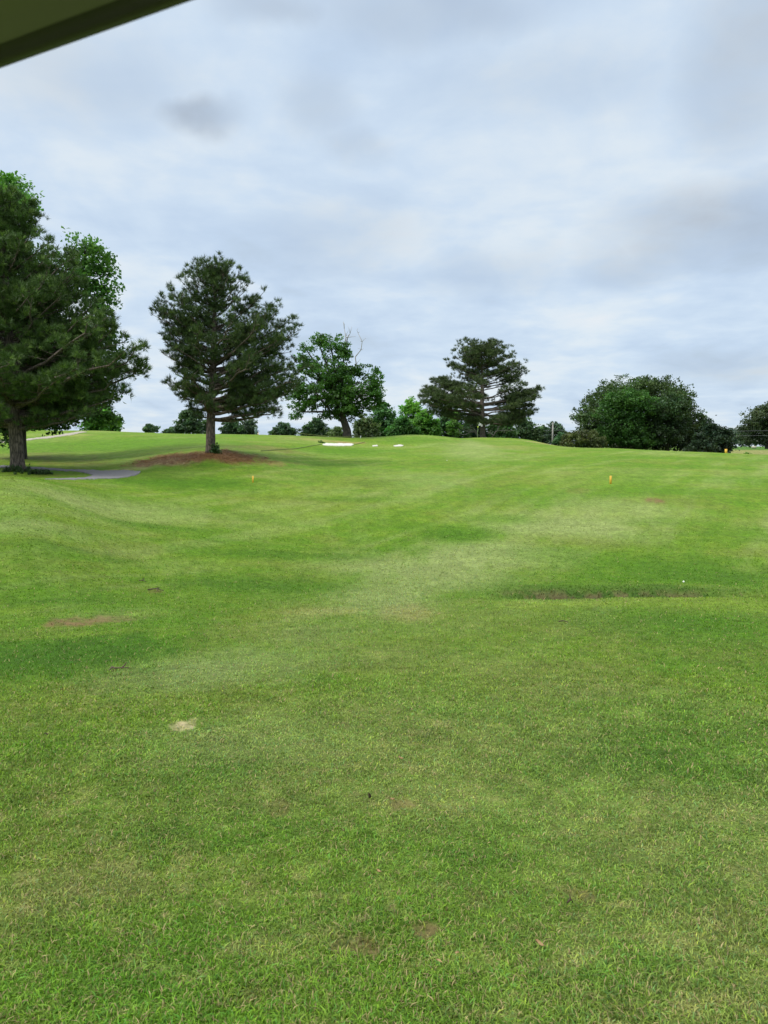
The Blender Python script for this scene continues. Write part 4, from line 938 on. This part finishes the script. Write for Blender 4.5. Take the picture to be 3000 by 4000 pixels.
# ------------------------------------------------------------------ sun, sky
SUN_EL, SUN_AZ = R(52), R(238)       # azimuth clockwise from +Y: high on the left, a little behind the viewer
sd = bpy.data.lights.new('sun', 'SUN'); sd.energy = 2.7; sd.angle = R(14); sd.color = (1.0, .965, .90)
so = bpy.data.objects.new('sun', sd); col.objects.link(so)
dv = Vector((math.sin(SUN_AZ)*math.cos(SUN_EL), math.cos(SUN_AZ)*math.cos(SUN_EL), math.sin(SUN_EL)))
so.rotation_euler = dv.to_track_quat('Z', 'Y').to_euler(); so.location = (0, -10, 30)
w = bpy.data.worlds.new('World'); scene.world = w; w.use_nodes = True
nt = w.node_tree; nd = nt.nodes.new; ln = nt.links.new
for q in list(nt.nodes): nt.nodes.remove(q)
out = nd('ShaderNodeOutputWorld'); bgs = nd('ShaderNodeBackground'); bgc = nd('ShaderNodeBackground'); mixs = nd('ShaderNodeMixShader')
sky = nd('ShaderNodeTexSky'); sky.sky_type = 'NISHITA'; sky.sun_disc = False; sky.sun_elevation = SUN_EL; sky.sun_rotation = SUN_AZ; sky.air_density = 1.0; sky.dust_density = 1.5
ln(sky.outputs[0], bgs.inputs[0]); bgs.inputs[1].default_value = .10
tc = nd('ShaderNodeTexCoord'); sep = nd('ShaderNodeSeparateXYZ'); ln(tc.outputs['Generated'], sep.inputs[0])
def math_(op, a, b=None, c=None):
    n = nd('ShaderNodeMath'); n.operation = op
    for i, v in enumerate((a, b, c)):
        if v is None: continue
        if isinstance(v, (int, float)): n.inputs[i].default_value = v
        else: ln(v, n.inputs[i])
    return n.outputs[0]
def mrange(v, a, b, c, d, smooth=True):
    n = nd('ShaderNodeMapRange'); n.interpolation_type = 'SMOOTHSTEP' if smooth else 'LINEAR'
    ln(v, n.inputs[0])
    for i, q in zip((1, 2, 3, 4), (a, b, c, d)): n.inputs[i].default_value = q
    return n.outputs[0]
zc = math_('MAXIMUM', sep.outputs[2], 0.0); den = math_('ADD', zc, .14)
cx = math_('DIVIDE', sep.outputs[0], den); cyy = math_('DIVIDE', sep.outputs[1], den)
comb = nd('ShaderNodeCombineXYZ'); ln(cx, comb.inputs[0]); ln(cyy, comb.inputs[1])
def noise(sc, det, rough=.5, dist=0., off=(0, 0, 0), stretch=(1, 1, 1)):
    mp = nd('ShaderNodeMapping'); ln(comb.outputs[0], mp.inputs[0]); mp.inputs['Location'].default_value = off; mp.inputs['Scale'].default_value = stretch
    t = nd('ShaderNodeTexNoise'); ln(mp.outputs[0], t.inputs[0]); t.inputs['Scale'].default_value = sc; t.inputs['Detail'].default_value = det; t.inputs['Roughness'].default_value = rough; t.inputs['Distortion'].default_value = dist
    return t
n_big = noise(.9, 5, .5, .3, (3.1, .4, 0)); n_mid = noise(2.3, 6, .52, .5, (1.2, 7.7, 0), (1, .8, 1)); n_fine = noise(6, 6, .55, .2, (5.2, 2.2, 0))
v = math_('ADD', math_('MULTIPLY', n_big.outputs['Fac'], .55), math_('MULTIPLY', n_mid.outputs['Fac'], .40)); v = math_('ADD', v, math_('MULTIPLY', n_fine.outputs['Fac'], .20))
# individual darker clouds
warp = nd('ShaderNodeVectorMath'); warp.operation = 'MULTIPLY_ADD'
wn = nd('ShaderNodeTexNoise'); wn.inputs['Scale'].default_value = 9.; wn.inputs['Detail'].default_value = 4; ln(tc.outputs['Generated'], wn.inputs[0])
ln(wn.outputs['Color'], warp.inputs[0]); warp.inputs[1].default_value = (.06, .06, .06); ln(tc.outputs['Generated'], warp.inputs[2])
dark = None
for (px, py, rx, ry, a) in ((765, 452, 165, 62, .70), (1240, 430, 140, 110, .28), (1370, 570, 150, 60, .22), (2850, 880, 420, 150, .55), (2480, 1010, 260, 90, .35), (1700, 40, 420, 110, .32), (2950, 230, 220, 300, .42), (1350, 920, 380, 160, .20), (1950, 1060, 320, 110, .20), (300, 300, 400, 160, .22), (2880, 1440, 320, 60, .30), (2150, 330, 500, 130, .16), (1080, 30, 220, 60, .35)):
    dx, dy, dz = ray(px, py); q = unit(np.array([dx, dy, dz])+0.0)
    c0 = q+np.array([.03, .03, .03])
    sub = nd('ShaderNodeVectorMath'); sub.operation = 'SUBTRACT'; ln(warp.outputs[0], sub.inputs[0]); sub.inputs[1].default_value = tuple(c0)
    sc = nd('ShaderNodeVectorMath'); sc.operation = 'MULTIPLY'; ln(sub.outputs[0], sc.inputs[0]); sc.inputs[1].default_value = (FPX/rx, FPX/rx*.6, FPX/ry)
    le = nd('ShaderNodeVectorMath'); le.operation = 'LENGTH'; ln(sc.outputs[0], le.inputs[0])
    f = mrange(le.outputs['Value'], .15, 1.3, a*.70, 0.0)
    dark = f if dark is None else math_('MAXIMUM', dark, f)
v2 = math_('ADD', math_('MULTIPLY', math_('SUBTRACT', v, .56), 1.7), .5)
ramp = nd('ShaderNodeValToRGB'); e = ramp.color_ramp.elements
e[0].position = .20; e[0].color = (.53, .645, .78, 1); e[1].position = .85; e[1].color = (.87, .91, .95, 1)
for p, cc in ((.38, (.59, .725, .90, 1)), (.52, (.665, .795, .945, 1)), (.66, (.775, .87, .955, 1))):
    x = e.new(p); x.color = cc
ln(v2, ramp.inputs[0]); cw = nd('ShaderNodeMix'); cw.data_type = 'RGBA'; ln(mrange(sep.outputs[2], .50, .90, 0.0, .85), cw.inputs[0]); gm = nd('ShaderNodeMix'); gm.data_type = 'RGBA'; ln(math_('MULTIPLY', dark, math_('ADD', math_('MULTIPLY', n_fine.outputs['Fac'], 1.6), .45)), gm.inputs[0]); ln(ramp.outputs[0], gm.inputs[6]); gm.inputs[7].default_value = (.33, .39, .485, 1)
ln(gm.outputs[2], cw.inputs[6]); cw.inputs[7].default_value = (.70, .70, .68, 1)
ln(cw.outputs[2], bgc.inputs[0])
zen = mrange(sep.outputs[2], .50, .90, 1.0, 2.7)      # an overcast sky is brightest overhead
ln(zen, bgc.inputs[1])
mixs.inputs[0].default_value = .90
ln(bgs.outputs[0], mixs.inputs[1]); ln(bgc.outputs[0], mixs.inputs[2]); ln(mixs.outputs[0], out.inputs[0])

# ------------------------------------------------------------------ camera
cd = bpy.data.cameras.new('camera'); cd.sensor_fit = 'VERTICAL'; cd.sensor_height = 36; cd.lens = FPX/4000*36
cd.clip_start = .02; cd.clip_end = 6000; cd.dof.use_dof = True; cd.dof.focus_distance = 14; cd.dof.aperture_fstop = 9.5
co = bpy.data.objects.new('camera', cd); col.objects.link(co); co.location = (0, 0, CAMZ); co.rotation_euler = (R(90)-PITCH, 0, 0)
scene.camera = co
scene.view_settings.view_transform = 'Standard'; scene.view_settings.look = 'None'; scene.view_settings.exposure = 0; scene.view_settings.gamma = 1
scene.render.engine = 'CYCLES'; scene.cycles.max_bounces = 6; scene.cycles.diffuse_bounces = 3; scene.cycles.transmission_bounces = 3
